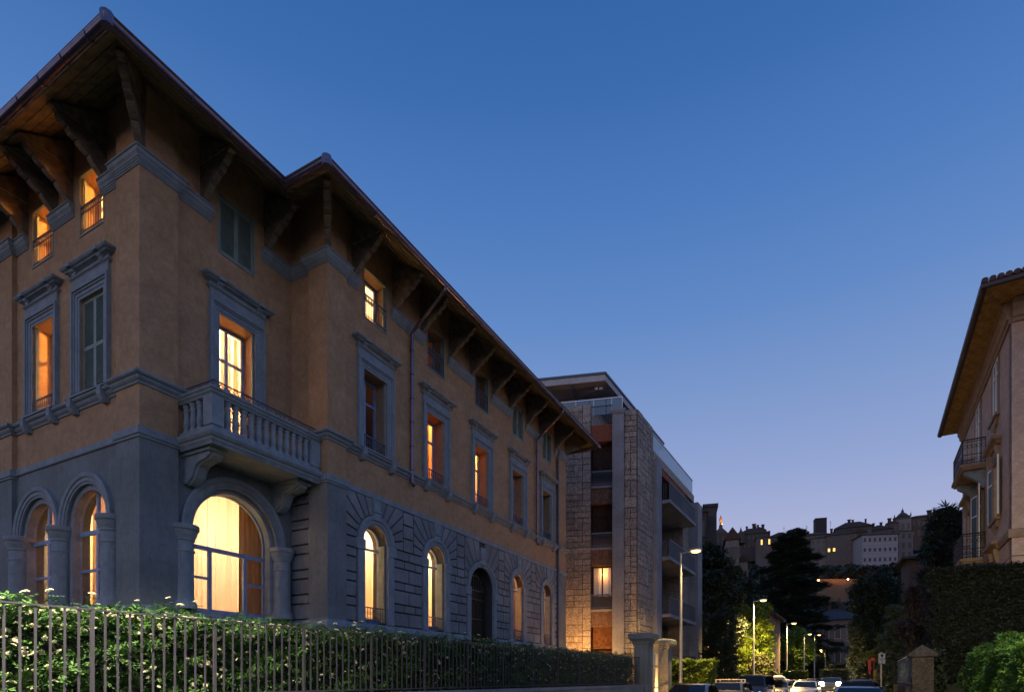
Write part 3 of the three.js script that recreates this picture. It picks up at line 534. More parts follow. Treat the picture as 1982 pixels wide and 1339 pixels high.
struct('garden', [slab([[-8.9, -3], [-40, -3], [-40, 26.5], [-7.05, 26.5]], 1.36).rotateX(-PI / 2)], M.lawn);

// ---------------------------------------------------------------- front fence on its low wall
const fx = (z) => -7.8 - .0645 * (z + 7.97);
{
  const Z0 = 0.4, Z1 = -24.35;
  const w = thing('retaining_wall', 'low grey concrete wall under the steel bar fence along the street', 'wall', [fx((Z0 + Z1) / 2), 0, (Z0 + Z1) / 2], ST);
  const L = (Z0 - Z1) * 1.002;
  part('base', box(-.16, .16, 0, 1.30, -L / 2, L / 2), M.concrete, w); part('coping', box(-.2, .2, 1.302, 1.40, -L / 2, L / 2), M.concrete, w);
  const f = thing('steel_fence', 'long brown steel bar fence in front of the flowering hedge', 'fence', [fx(0), 1.4, 0], ST);
  const barG = ready([box(-.006, .006, .05, 1.14, -.013, .013)]), postG = ready([box(-.02, .02, 0, 1.17, -.02, .02)]), step = .1455;
  let n = 0; for (let k = 0; k < 172; k++) {
    const z = .25 - k * step; if (z < -24.4) break;
    const o = (k + 4) % 11 === 0 ? part('post', postG, M.fence, f) : part('bar', barG, M.fence, f); o.position.z = z;
  }
  part('rail', [box(-.02, .02, 1.14, 1.16, -24.45, .4)], M.fence, f); part('rail', [box(-.014, .014, .05, .075, -24.45, .4)], M.fence, f);
  function gatePost(p, label) {
    const g = thing('gate_pillar', label, 'pillar', [p.x, 0, p.z], ST);
    part('shaft', rbox(-.32, .32, 0, 3.12, -.32, .32, .02), M.render, g);
    part('base', rbox(-.37, .37, 0, 1.0, -.37, .37, .02), M.render, g);
    const sq = [[-.32, .32], [.32, .32], [.32, -.32], [-.32, -.32]];
    part('capital', [mould([[-.1, 3.05], [.02, 3.05], [.02, 3.12], [.06, 3.16], [.06, 3.22], [.13, 3.32], [.2, 3.36], [.2, 3.54], [.14, 3.60], [-.3, 3.66]], sq, true)], M.render, g);
    part('panel', [box(-.2, .2, 1.15, 2.85, .321, .335), box(.321, .335, 1.15, 2.85, -.2, .2)], M.render, g);
  }
  gatePost(at(1245.5, 1300, 25.2), 'grey stuccoed gate pillar with flared cap at the end of the bar fence'); gatePost(at(1285, 1300, 29.2), 'stuccoed gate pillar lit warm by the nearest lamp beyond the gate');
  const ga = at(1262, 1300, 25.6), gb = at(1273, 1300, 28.8), G = thing('iron_gate', 'light iron gate between the two capped pillars', 'gate', [ga.x, 0, ga.z], Math.atan2(-(gb.z - ga.z), gb.x - ga.x)), len = Math.hypot(gb.x - ga.x, gb.z - ga.z);
  for (let i = 0; i <= 20; i++) part('bar', box(len * i / 20 - .01, len * i / 20 + .01, .15, 2.9, -.01, .01), M.galv, G);
  for (const y of [.2, 1.2, 2.2, 2.85]) part('rail', box(0, len, y - .02, y + .02, -.015, .015), M.galv, G);
}
// ---------------------------------------------------------------- foliage
function leafGeo(spec) {                     // folded leaves: [length, width, [root], yaw, pitch]
  const pos = [];
  for (const [l, w, root, yaw, pitch] of spec) {
    const e = new THREE.Euler(pitch, yaw, 0, 'YXZ'), q = (x, y, z) => { const v = new V3(x, y, z).applyEuler(e); return [v.x + root[0], v.y + root[1], v.z + root[2]]; };
    const a = q(0, 0, 0), t = q(0, -.06 * l, l), m = q(0, -.08 * w, l * .5), L = q(-w / 2, .06 * w, l * .45), R = q(w / 2, .06 * w, l * .45);
    pos.push(a, m, L, L, m, t, a, R, m, m, R, t);
  }
  return soup(pos);
}
const sprig = leafGeo([[.085, .034, [0, 0, .07], 0, 0], [.08, .032, [0, 0, .05], 1.1, 0], [.08, .032, [0, 0, .05], -1.1, 0], [.075, .03, [0, 0, .015], 1.3, .1], [.075, .03, [0, 0, .015], -1.3, .1], [.05, .022, [0, 0, -.02], 1.4, .2], [.05, .022, [0, 0, -.02], -1.4, .2]]);
const small = leafGeo([[.06, .03, [0, 0, 0], 0, .2], [.055, .028, [0, 0, 0], 2.1, -.3], [.055, .028, [0, 0, 0], -2.1, .1], [.05, .026, [0, .02, 0], .9, .9]]);
const clump = leafGeo([[.5, .3, [0, 0, 0], 0, .3], [.5, .28, [0, 0, 0], 1.3, -.2], [.45, .28, [0, 0, 0], 2.6, .4], [.5, .3, [0, 0, 0], 3.9, -.3], [.45, .25, [0, 0, 0], 5.1, .7], [.4, .25, [0, .05, 0], .6, 1.2]]);
const needles = leafGeo([[.5, .09, [0, 0, 0], 0, 0], [.45, .08, [0, 0, 0], .5, .1], [.45, .08, [0, 0, 0], -.5, -.1], [.4, .08, [0, 0, 0], 1.1, .15], [.4, .08, [0, 0, 0], -1.1, 0], [.35, .07, [0, 0, 0], 2.4, .2], [.35, .07, [0, 0, 0], -2.4, -.2]]);
const q0 = new THREE.Quaternion(), e0 = new THREE.Euler(), m0 = new THREE.Matrix4(), c0 = new THREE.Color();
// pts: [x, y, z, size, yaw, pitch, roll, tone]; one instanced mass of leaves
function leaves(name, geo, m, pts, parent, tint = 1) {
  const o = new THREE.InstancedMesh(geo, m, pts.length); o.name = name;
  pts.forEach(([x, y, z, s, a, b, c, t], i) => { q0.setFromEuler(e0.set(b, a, c, 'YXZ')); m0.compose(new V3(x, y, z), q0, new V3(s, s, s)); o.setMatrixAt(i, m0); c0.setRGB(t * tint, t, t * .9); o.setColorAt(i, c0); });
  o.userData.kind = 'stuff'; parent.add(o); return o;
}
const spin = () => [rr(0, 2 * PI), rr(-.9, .9), rr(-.7, .7)];
// a clipped hedge: leaves in the skin of a box with a rough surface (x across, z along), around a dark core of twigs
function hedge(name, label, p, turn, wx, h, L, count, geo, size, m, o = {}) {
  const H = thing(name, label, 'hedge', p, turn, o.group), pts = [], y0 = o.y0 ?? 0;
  const bump = (a, b) => .06 * Math.sin(a * 2.3 + b) + .05 * Math.sin(a * 5.1 + 2 * b) + .04 * Math.sin(a * 11 + b * 3);
  for (let i = 0; i < count; i++) {
    const r = rnd() * (L * (h - y0) * (o.face ?? 1.4) + L * wx + 2 * wx * h), d = Math.pow(rnd(), 1.6) * .32; let x, y, z;
    if (r < L * (h - y0) * (o.face ?? 1.4)) { z = rr(-L / 2, L / 2); y = rr(y0, h); x = wx / 2 - d + bump(z + y * 1.7, y * 2) * (o.rough ?? 1); if (o.twoSided && rnd() < .5) x = -x; }
    else if (r < L * (h - y0) * (o.face ?? 1.4) + L * wx) { z = rr(-L / 2, L / 2); x = rr(-wx / 2, wx / 2); y = h - d * .8 + bump(z * 1.3, x * 3) * (o.rough ?? 1) + (o.top ? o.top(z, x) : 0); }
    else { z = (rnd() < .5 ? -1 : 1) * (L / 2 - d * .7); x = rr(-wx / 2, wx / 2); y = rr(y0, h); z += bump(y * 2, x * 2) * (o.rough ?? 1); }
    pts.push([x, y, z, size * rr(.65, 1.25), ...spin(), rr(.55, 1.35)]);
  }
  for (const s of o.sprays?.(H) ?? []) pts.push(s);
  part('twigs', box(-wx / 2 + .2, wx / 2 - .2, 0, h - .22, -L / 2 + .2, L / 2 - .2), M.core, H);
  leaves('foliage', geo, m, pts, H); return H;
}
const hedgeGreen = leafMat([.06, .155, .016]);
{ // the flowering hedge behind the fence
  const blossom = []; const bp = [];
  { const r = mulberry(5); for (let i = 0; i < 16; i++) { const a = i * 2.4, d = Math.sqrt(i / 16) * .05; bp.push(new THREE.IcosahedronGeometry(.010 + .004 * r(), 0).translate(d * Math.cos(a), .018 - d * d * 6 + .008 * r(), d * Math.sin(a))); } }
  const flower = ready(bp), L = 25, cz = -11.6;
  const H = hedge('flowering_hedge', 'dense flowering hedge with small cream blossoms behind the steel bar fence', [fx(cz) - .62, 1.36, cz], ST, .9, 1.22, L, 21000, sprig, 1.0, hedgeGreen, {
    face: 1.6, rough: 1.2, top: (z) => -.03 * Math.max(0, (-z - 2) / 10),
    sprays: () => { const out = []; for (let k = 0; k < 46; k++) { const z = 12.4 - Math.pow(rnd(), 1.5) * 16, x = rr(-.3, .35), h = rr(.12, .36), bx = rr(-.14, .14), bz = rr(-.12, .12), n = 9; for (let i = 0; i < n; i++) { const t = i / n; out.push([x + bx * t * t, 1.14 + h * t, z + bz * t * t, rr(.8, 1.2), rr(0, 6.3), rr(-.4, .3), rr(-.3, .3), rr(.8, 1.3)]); } blossom.push([x + bx, 1.14 + h + .02, z + bz, rr(.55, 1.0), rr(0, 6), rr(-.3, .3), rr(-.3, .3), 1]); } return out; },
  });
  for (let i = 0; i < 1400; i++) { const f = Math.pow(rnd(), 1.7), z = 12.4 - f * 24, top = rnd() < .42; blossom.push([top ? rr(-.4, .45) : .45 + rr(-.05, .07), top ? 1.2 + rr(-.05, .05) : 1.2 - Math.pow(rnd(), 1.5) * 1.0, z, rr(.4, .95), rr(0, 6), top ? rr(-.4, .4) : rr(.2, 1.1), rr(-.5, .5), rr(.8, 1.05)]); }
  leaves('blossom', flower, phys([.72, .66, .46], { roughness: .8, transmission: .15, thickness: 0 }), blossom, H);
}
// hedges on the other side and further up the street
hedge('privet_hedge', 'bright green bushy hedge beside the stone pillar, close to the viewer', [3.05 + .0645 * 11, 0, -11.2], ST + PI, 1.5, 2.28, 15.5, 42000, small, 1.25, leafMat([.075, .19, .018]), { face: 1.6, rough: 2.1, y0: .9, top: (z) => .13 * Math.sin(z * 1.9) + .10 * Math.sin(z * 4.3 + 1) });
hedge('yew_hedge', 'tall dark clipped hedge below the pink villa', [8.45, 0, -21.2], PI / 2 * -1, 1.3, 4.86, 11, 80000, small, 1.15, leafMat([.011, .018, .008]), { face: 1.7, y0: 1.6, rough: .8 });
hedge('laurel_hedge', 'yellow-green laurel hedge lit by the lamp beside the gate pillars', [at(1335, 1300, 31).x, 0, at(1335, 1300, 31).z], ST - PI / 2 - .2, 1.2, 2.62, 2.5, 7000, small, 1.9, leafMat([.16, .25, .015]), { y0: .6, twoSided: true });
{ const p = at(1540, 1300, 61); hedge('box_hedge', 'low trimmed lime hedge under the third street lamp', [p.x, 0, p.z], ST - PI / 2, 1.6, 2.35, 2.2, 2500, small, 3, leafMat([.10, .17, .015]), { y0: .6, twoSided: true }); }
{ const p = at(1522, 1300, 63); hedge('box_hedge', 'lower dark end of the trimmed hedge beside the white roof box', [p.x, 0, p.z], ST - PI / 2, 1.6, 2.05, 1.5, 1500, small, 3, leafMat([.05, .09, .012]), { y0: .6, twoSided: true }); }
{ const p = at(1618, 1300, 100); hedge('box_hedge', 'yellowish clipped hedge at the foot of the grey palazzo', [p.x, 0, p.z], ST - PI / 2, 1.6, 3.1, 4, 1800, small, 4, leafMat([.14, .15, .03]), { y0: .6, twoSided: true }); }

// trees: trunk, limbs, and a crown of leaf clumps gathered round many centres
function tree(name, label, p, h, crown, count, geo, size, m, o = {}) {
  const t = thing(name, label, o.cat ?? 'tree', [p.x, p.y ?? 0, p.z], rr(0, 6), o.group), pts = [], centres = [];
  const N = o.clusters ?? 60;
  for (let i = 0; i < N; i++) centres.push(crown(i, N));
  const wood = [new THREE.CylinderGeometry(h * .010, h * .022, h * (o.stem ?? .75), 8, 1).translate(0, h * (o.stem ?? .75) / 2, 0)];
  for (let i = 0; i < Math.min(14, N); i++) { const c = centres[Math.floor(i * N / 14) % N], y = Math.min(c[1] * .75, h * (o.stem ?? .75) * .96); wood.push(rod([0, Math.max(y - .4, .3), 0], [c[0] * .85, c[1], c[2] * .85], h * .005, 5)); }
  part('trunk', wood, M.bark, t);
  for (let i = 0; i < count; i++) { const c = centres[Math.floor(rnd() * N)], g = () => (rnd() + rnd() + rnd() - 1.5) * 1.15; pts.push([c[0] + g() * c[3], c[1] + g() * c[4], c[2] + g() * c[3], size * rr(.6, 1.3), ...(o.flat ? [rr(0, 6.28), rr(-.35, .35), rr(-.3, .3)] : spin()), rr(.5, 1.4)]); }
  leaves('crown', geo, m, pts, t); return t;
}
const egg = (h, R, y0, k = .5, pw = 1) => () => { const a = rr(0, 2 * PI), v = Math.pow(rnd(), pw), y = y0 + (h - y0) * v, prof = Math.sqrt(Math.max(.02, 1 - Math.pow((v - k) / Math.max(k, 1 - k), 2))), r = R * prof * Math.pow(rr(.25, 1), .5); return [r * Math.cos(a), y, r * Math.sin(a), R * .22, R * .22]; };
const column = (h, R, y0, tip = .75) => () => { const a = rr(0, 2 * PI), v = rnd(), prof = v < tip ? 1 : Math.sqrt(Math.max(.02, 1 - Math.pow((v - tip) / (1 - tip), 2))), r = R * prof * rr(.55, 1); return [r * Math.cos(a), y0 + (h - y0) * v, r * Math.sin(a), R * .16, R * .25]; };
let limb = null; const cedar = (h, R) => (i, N) => { if (i % 6 === 0) { const v = Math.min(1, (i + rnd() * 6) / N); limb = [.12 + .87 * v, (i / 6) * 2.4 + rr(-.4, .4), R * (.10 + .90 * Math.pow(1 - v, .62)) * rr(.6, 1.1), rr(-.02, .22)]; } const [v, a0, L, rise] = limb, k = .25 + .75 * ((i % 6) + rnd()) / 6, a = a0 + rr(-.22, .22), r = L * k; return [r * Math.cos(a), Math.min(h, h * v + r * rise - r * r * .012 + rr(-.25, .25)), r * Math.sin(a), R * .115 * (1.15 - k * .5), h * .013]; };
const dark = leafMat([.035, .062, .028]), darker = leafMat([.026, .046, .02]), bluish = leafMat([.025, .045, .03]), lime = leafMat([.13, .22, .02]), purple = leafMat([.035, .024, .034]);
const foot = (px, d) => { const p = at(px, 1300, d); p.y = 0; return p; };
tree('cedar_tree', 'huge dark cedar with tiered branches behind the street lamps', foot(1530, 118), 31.0, cedar(31.0, 12.0), 34000, needles, 1.6, dark, { clusters: 420, stem: .95, flat: true });
tree('conifer_tree', 'dark conifer behind the pink villa, next to its eaves', foot(1838, 41), 13.2, egg(13.2, 2.0, 2.0, .38), 9000, needles, 1.3, bluish, { clusters: 150, stem: .9 });
tree('broadleaf_tree', 'tall dark tree beside the stone-clad apartment block', foot(1372, 50), 12.6, egg(12.6, 2.5, 1.5, .5), 8000, clump, .55, darker, { clusters: 120 });
tree('broadleaf_tree', 'dark spreading tree in front of the gabled house', foot(1412, 54), 11.6, egg(11.6, 2.7, 1.5, .45), 8000, clump, .55, dark, { clusters: 120 });
tree('cypress_tree', 'short black clipped cypress behind the laurel hedge', foot(1396, 42), 6.5, column(6.5, 1.15, .3, .8), 6000, small, 3.2, darker, { clusters: 140 });
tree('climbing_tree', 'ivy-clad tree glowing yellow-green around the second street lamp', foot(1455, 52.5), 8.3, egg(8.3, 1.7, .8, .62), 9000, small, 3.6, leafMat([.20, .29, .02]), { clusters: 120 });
tree('ivy_bush', 'loose dark bush under the ivy-clad tree', foot(1474, 50), 3.4, egg(3.4, 1.3, .3, .4), 3500, small, 3, leafMat([.08, .09, .03]), { clusters: 50, cat: 'bush' });
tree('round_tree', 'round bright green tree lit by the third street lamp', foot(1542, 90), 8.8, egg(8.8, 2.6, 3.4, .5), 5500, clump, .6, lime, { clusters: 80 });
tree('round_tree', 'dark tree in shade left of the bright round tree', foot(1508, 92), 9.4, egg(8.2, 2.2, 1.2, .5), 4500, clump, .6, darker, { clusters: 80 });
tree('weeping_tree', 'drooping olive tree between the far street lamps', foot(1580, 122), 8.2, egg(8.2, 2.9, .8, .35), 4500, needles, 1.4, leafMat([.07, .085, .03]), { clusters: 90 });
tree('clipped_cypress', 'broad black clipped cypress at the right of the palazzo', foot(1696, 46), 9.5, column(9.5, 1.75, .4, .86), 22000, small, 3.0, darker, { clusters: 260 });
tree('leaning_bush', 'grey-green feathery conifer bush in front of the black cypress', foot(1733, 36), 6.0, egg(6.0, .95, .6, .5), 6000, needles, .45, leafMat([.11, .15, .08]), { clusters: 120, cat: 'bush' });
tree('plum_tree', 'slender purple-leaved tree at the corner of the tall dark hedge', foot(1772, 25), 5.6, egg(5.6, .62, .8, .5), 5000, small, 1.7, purple, { clusters: 90 });
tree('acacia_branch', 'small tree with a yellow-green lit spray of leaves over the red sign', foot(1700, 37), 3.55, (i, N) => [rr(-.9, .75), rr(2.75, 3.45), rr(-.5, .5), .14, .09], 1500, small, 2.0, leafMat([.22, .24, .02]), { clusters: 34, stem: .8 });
tree('shrub', 'dark rounded shrub under the yellow-lit spray by the pavement', foot(1690, 40), 3.0, egg(3.0, 1.3, .3, .5), 3000, small, 2.4, dark, { clusters: 50, cat: 'bush' });
tree('shrub', 'grey-green shrub behind the iron railings beyond the stone pillar', foot(1728, 26), 2.75, egg(2.75, .55, .8, .5), 1800, small, 1.6, leafMat([.05, .08, .045]), { clusters: 30, cat: 'bush' });
// ---------------------------------------------------------------- street lamps
function streetLamp(p, h, label, cd, o = {}) {
  const t = thing('street_lamp', label, 'street lamp', [p.x, 0, p.z], o.turn ?? ST, 'lamps along the street'), arm = o.arm ?? .55, c = new THREE.Color(o.color ?? 0xffd07c);
  part('pole', [new THREE.CylinderGeometry(.055, .10, h, 12).translate(0, h / 2, 0), cyl(0, 0, .1, 1.1, .12, .11, 12)], M.galv, t);
  part('arm', [rod([0, h - .05, 0], [arm, h + .03, 0], .035, 8)], M.galv, t);
  part('lamp_head', [rbox(arm - .12, arm + .5, h + .02, h + .13, -.14, .14, .04)], M.galv, t);
  part('lens', new THREE.SphereGeometry(.2, 16, 8).scale(1.2, .42, .75).translate(arm + .2, h - .01, 0), glow([1, c.g * .95, c.b * .75], 7), t);
  const l = new THREE.SpotLight(c, cd, 0, o.cone ?? 1.32, o.soft ?? .6), q = new V3(arm + .2, h - .03, 0).applyAxisAngle(new V3(0, 1, 0), o.turn ?? ST).add(new V3(p.x, 0, p.z));
  l.position.set(q.x, q.y - .09, q.z); l.target.position.set(q.x + (o.lean?.[0] ?? 0), 0, q.z + (o.lean?.[1] ?? 0)); l.castShadow = true; l.shadow.radius = 6; scene.add(l, l.target);
}
const lampAt = (px, d) => { const p = at(px, 1300, d); return p; };
streetLamp(lampAt(1318, 29.3), 8.0, 'slim steel street lamp standing nearest, beside the warm-lit gate pillar', 300, { lean: [1.2, -1.5], cone: 1.15 });
streetLamp(lampAt(1459, 47.8), 8.0, 'street lamp in the middle of the ivy-clad tree', 1700);
streetLamp(lampAt(1523.5, 67), 7.9, 'street lamp against the huge cedar, above the round bright tree', 1500);
streetLamp(lampAt(1557, 85), 8.0, 'street lamp at the edge of the round bright tree, second from the palazzo', 220);
streetLamp(lampAt(1577, 103), 9.2, 'short-looking street lamp over the drooping olive tree', 160);
streetLamp(lampAt(1598, 112), 7.0, 'far street lamp by the palazzo wall', 160, { turn: ST + PI });
streetLamp({ x: -6.55, z: -1.2 }, 7.0, 'street lamp on the villa side, outside the picture beside the flowering hedge', 800, { lean: [-2.2, -2.4], color: 0xfff2d8, cone: .85, soft: .8 });
streetLamp({ x: 2.0, z: -5 }, 7.0, 'street lamp on the hedge side, outside the picture beside the privet hedge', 560, { turn: ST + PI, lean: [2.5, -8], color: 0xffe8ac, cone: 1.0, soft: .7 });

// ---------------------------------------------------------------- stone-clad apartment block
const facet = (p, turn) => { const g = new THREE.Group(); g.position.copy(p); g.rotation.y = turn; g.updateMatrix(); return g.matrix; };
{
  const Q = at(1234, 1300, 32); Q.y = 0;
  const ap = thing('apartment_block', 'modern apartment block clad in irregular pale stone, with recessed balconies and a flat roof', 'apartment block', Q);
  const fFront = new THREE.Matrix4().makeRotationY(15.9 * PI / 180), fSide = new THREE.Matrix4().makeRotationY(87.2 * PI / 180);
  const pa = (name, f, gs, m, parent = ap) => part(name, [].concat(gs).flat(9).map((g) => g.applyMatrix4(f)), m, parent);
  const stoneM = [0, 1, 2, 3].map((k) => mat([.52 + .07 * (k % 3), .495 + .065 * (k % 3), .48 + .065 * (k % 3) + .02 * (k > 2)], { map: T.rock, bumpMap: T.bumpRock, bumpScale: .018 }));
  const mortar = mat([.07, .06, .055]), spandrel = mat([.27, .18, .15], { map: T.rock, bumpMap: T.bumpRock, bumpScale: .02 }), blind = mat([.085, .05, .04], { map: T.grain }), redM = mat([.34, .11, .065], { map: T.plaster });
  // irregular ashlar: squares of a grid taken up by stones of one to two cells
  let nStone = 0; const rest = [];
  function ashlar(f, x0, x1, y0, y1, z, cw, ch) {
    const C = Math.round((x1 - x0) / cw), R = Math.round((y1 - y0) / ch), taken = new Set(), W = (x1 - x0) / C, H = (y1 - y0) / R;
    for (let j = R - 1; j >= 0; j--) for (let i = 0; i < C; i++) {
      if (taken.has(i + ',' + j)) continue;
      let w = 1 + Math.floor(rnd() * 2.3), h = 1 + Math.floor(rnd() * 2.2); if (w > 1 && h > 1 && rnd() < .55) h = 1;
      w = Math.min(w, C - i); h = Math.min(h, j + 1);
      for (let a = 0; a < w; a++) for (let b = 0; b < h; b++) if (taken.has((i + a) + ',' + (j - b))) { if (b === 0) w = Math.max(1, a); else h = Math.max(1, b); }
      for (let a = 0; a < w; a++) for (let b = 0; b < h; b++) taken.add((i + a) + ',' + (j - b));
      const d = rr(.02, .05), g = box(x0 + i * W + .018, x0 + (i + w) * W - .018, y0 + (j - h + 1) * H + .018, y0 + (j + 1) * H - .018, z, z + d);
      if (nStone++ < 290) pa('stone', f, g, stoneM[Math.floor(rnd() * 4)]); else rest.push(g.applyMatrix4(f));
    }
    pa('wall', f, box(x0, x1, Math.min(0, y0), y1, z - .3, z), mortar);
  }
  ashlar(fFront, -5.4, -2.55, 3.0, 17.0, 0, .47, .33);
  ashlar(fSide, 0, 2.72, 3.0, 16.5, .0, .45, .33);
  ashlar(fFront, -.72, -.03, 3.0, 16.5, 0, .36, .3);
  ashlar(fFront, -5.4, -2.55, 0, 3.0, 0, .5, .4); ashlar(fSide, 0, 2.72, 0, 3.0, 0, .5, .4); ashlar(fFront, -.72, -.03, 0, 3, 0, .36, .4);
  if (rest.length) { const o = part('stone', rest, stoneM[1], ap); o.userData.kind = 'stuff'; }
  pa('column', fFront, [rbox(-1.36, -.72, 0, 16.2, -.4, .38, .02), mould([[0, 16.2], [.03, 16.2], [.09, 16.32], [.09, 16.45], [-.2, 16.5]], [[-1.36, -.4], [-1.36, .38], [-.72, .38], [-.72, -.4]])], M.concrete);
  pa('wall', fFront, [box(-12, -5.4, 0, 17, -.3, .02)], stoneM[0]);
  pa('wall', fFront, [box(-2.56, -.7, 0, 16.2, -1.5, -1.1), box(-12, -.6, 0, 16.4, -9, -1.55)], mat([.16, .12, .10]));
  // the bay between stone and column: shutters, railings, spandrels
  const P = 3.45;
  for (let k = 0; k < 5; k++) {
    const y = 15.85 - k * P, b = sub('balcony', ap), pb = (n, g, m) => pa(n, fFront, g, m, b);
    pb('spandrel', box(-2.54, -1.37, y - .95, y, -.6, -.06), k ? spandrel : redM);
    if (y - 2.6 > -1) pb(k === 3 ? 'door_leaf' : 'shutter', [box(-2.5, -1.4, y - 2.62, y - .95, -.62, -.56), ...Array.from({ length: 26 }, (_, i) => box(-2.5, -1.4, y - 2.6 + i * .063, y - 2.555 + i * .063, -.56, -.545))].slice(k === 2 ? 99 : 0).concat(k === 2 ? [box(-2.54, -2.5, y - 2.62, y - .95, -.62, -.5)] : []), k === 3 ? mat([.24, .11, .045], { map: T.grain }) : blind);
    if (k === 2) { // the lit window with parted curtains
      pb('frame', [box(-2.5, -1.4, y - 1.02, y - .95, -.6, -.54), ...[-2.47, -1.95, -1.42].map((x) => box(x - .035, x + .035, y - 2.62, y - 1.02, -.6, -.54))], blind);
      pb('pane', box(-2.43, -1.99, y - 2.62, y - 1.02, -.582, -.576), M.glass); pb('pane', box(-1.915, -1.46, y - 2.62, y - 1.02, -.582, -.576), M.glass);
      pb('curtain', [[-2.16, -1.98], [-1.9, -1.62]].map(([a, c]) => { const g = new THREE.PlaneGeometry(c - a, 1.6, 30, 1), q = g.attributes.position; for (let i = 0; i < q.count; i++) q.setZ(i, .02 * Math.sin(q.getX(i) * 75)); g.computeVertexNormals(); return g.translate((a + c) / 2, y - 1.82, -.72); }), M.curtain);
    }
    if (k < 4) {
      pb('slab', box(-2.54, -1.37, y - 3.56, y - 3.44, -.6, .02), M.concrete);
      const r = [box(-2.54, -1.37, y - 2.68, y - 2.60, -.02, .03), box(-2.54, -1.37, y - 3.36, y - 3.32, -.01, .02)]; for (let i = 0; i <= 12; i++) r.push(box(-2.53 + i * .096, -2.51 + i * .096, y - 3.44, y - 2.62, -.006, .014));
      pb('railing', r, M.iron);
    }
  }
  { const l = new THREE.PointLight(0xffb060, 3.2); l.position.copy(new V3(-1.9, 7.6, -.95).applyMatrix4(fFront).add(Q)); l.castShadow = true; scene.add(l); const o = pa('lamp_globe', fFront, new THREE.SphereGeometry(.08, 12, 8).translate(-1.9, 7.6, -.95), glow([1, .75, .4], 2)); }
  pa('railing', fFront, [box(-2.54, -1.37, 16.85, 16.9, -.03, .02), ...Array.from({ length: 10 }, (_, i) => box(-2.53 + i * .125, -2.51 + i * .125, 15.9, 16.86, -.01, .01))], M.iron);
  // penthouse, glass balustrade, thin overhanging roof
  pa('penthouse', fFront, [slab([[-11, 1.4], [-3.0, 1.4], [-.1, 10], [-11, 10]], 2.2).rotateX(-PI / 2).translate(0, 16.4, 0)], mat([.6, .59, .58], { map: T.render }));
  pa('balustrade', fFront, [box(-4.5, -.8, 17.25, 17.30, -.04, 0), ...[-4.4, -3.4, -2.4, -1.4, -.82].map((x) => box(x - .015, x + .015, 16.3, 17.27, -.04, -.01))], M.steel);
  for (let i = 0; i < 4; i++) pa('glass_panel', fFront, box(-4.4 + i * .9, -3.53 + i * .9, 16.4, 17.23, -.03, -.02), phys([.35, .5, .6], { roughness: .05, transmission: .55, thickness: 0 }));
  const rp = [[-13, .5], [-1.75, .35], [1.9, -10.4], [-13, -10.4]];
  pa('roof', fFront, [slab(rp.map(([x, z]) => [x, -z]), .34).rotateX(-PI / 2).translate(0, 18.1, 0)], mat([.68, .69, .70], { map: T.render }));
  pa('roof_edge', fFront, [slab(rp.map(([x, z]) => [x + .05, -z - .06]), .12).rotateX(-PI / 2).translate(0, 18.442, 0)], M.iron);
  pa('downpipe', fFront, [tube([[-3.55, 18.2, .3], [-3.55, 17.9, .1], [-3.3, 17.5, -1.2], [-3.25, 16.4, -1.35]], .06, 30, 8)], M.iron);
  pa('floodlight', fFront, [rbox(-2.35, -2.15, 17.85, 18.02, -.3, -.1, .02), rbox(-2.1, -1.9, 17.85, 18.02, -.32, -.12, .02)], M.galv);
  // the street side: column, stacked balconies, terrace with glass
  pa('column', fSide, [rbox(2.8, 3.85, 0, 14.7, -.6, .25, .02)], M.concrete);
  pa('wall', fSide, [box(2.72, 12.6, 0, 14.6, -2.6, -2.2), box(10.2, 12.6, 0, 14.9, -2.3, -.1)], stoneM[0]);
  pa('parapet', fSide, [box(2.72, 12.6, 14.6, 15.1, -2.3, .1)], stoneM[2]);
  pa('cornice', fSide, [box(3.9, 10.2, 14.2, 14.6, -2.2, .05)], redM);
  for (let k = 0; k < 4; k++) {
    const y = 2.1 + k * P, b = sub('balcony', ap), pb = (n, g, m) => pa(n, fSide, g, m, b);
    pb('slab', box(3.85, 10.4, y - .2, y, -2.2, .75), M.concrete); pb('shutter', [box(4.4, 6.4, y + .05, y + 2.3, -2.19, -2.12), box(7.4, 9.6, y + .05, y + 2.3, -2.19, -2.12)], blind);
    const r = [box(3.9, 10.4, y + 1.0, y + 1.05, .66, .72)]; for (let i = 0; i <= 54; i++) r.push(box(3.9 + i * .12, 3.925 + i * .12, y, y + 1.0, .68, .70)); for (let i = 0; i < 20; i++) r.push(box(3.88, 3.9, y, y + 1.02, -2 + i * .13, -1.98 + i * .13)); pb('railing', r, M.iron);
  }
  pa('pier', fSide, [rbox(11.9, 13.2, 0, 14.4, -2, .55, .02)], M.concrete);
  for (let i = 0; i < 6; i++) pa('glass_panel', fSide, box(2.9 + i * 1.62, 4.46 + i * 1.62, 15.1, 16.2, -.02, -.01), phys([.4, .52, .6], { roughness: .05, transmission: .5, thickness: 0 }));
  pa('handrail', fSide, [box(2.8, 12.6, 16.2, 16.25, -.04, .02)], M.steel);
  // garden lights at the foot of the stone wall
  const gl = thing('garden_light', 'low garden light at the foot of the stone-clad apartment block', 'garden light', new V3(-2.9, 0, 2.4).applyMatrix4(fFront).add(Q));
  part('post', cyl(0, 0, 0, .9, .05), M.iron, gl); part('lens', new THREE.SphereGeometry(.1, 12, 8).translate(0, 1.0, 0), glow([1, .66, .3], 6), gl);
  const l2 = new THREE.SpotLight(0xffb25e, 190, 0, .75, .9); l2.position.set(gl.position.x, 1.13, gl.position.z); l2.target.position.copy(new V3(-2.7, 2.9, 0).applyMatrix4(fFront).add(Q)); l2.castShadow = true; l2.shadow.radius = 4; scene.add(l2, l2.target);
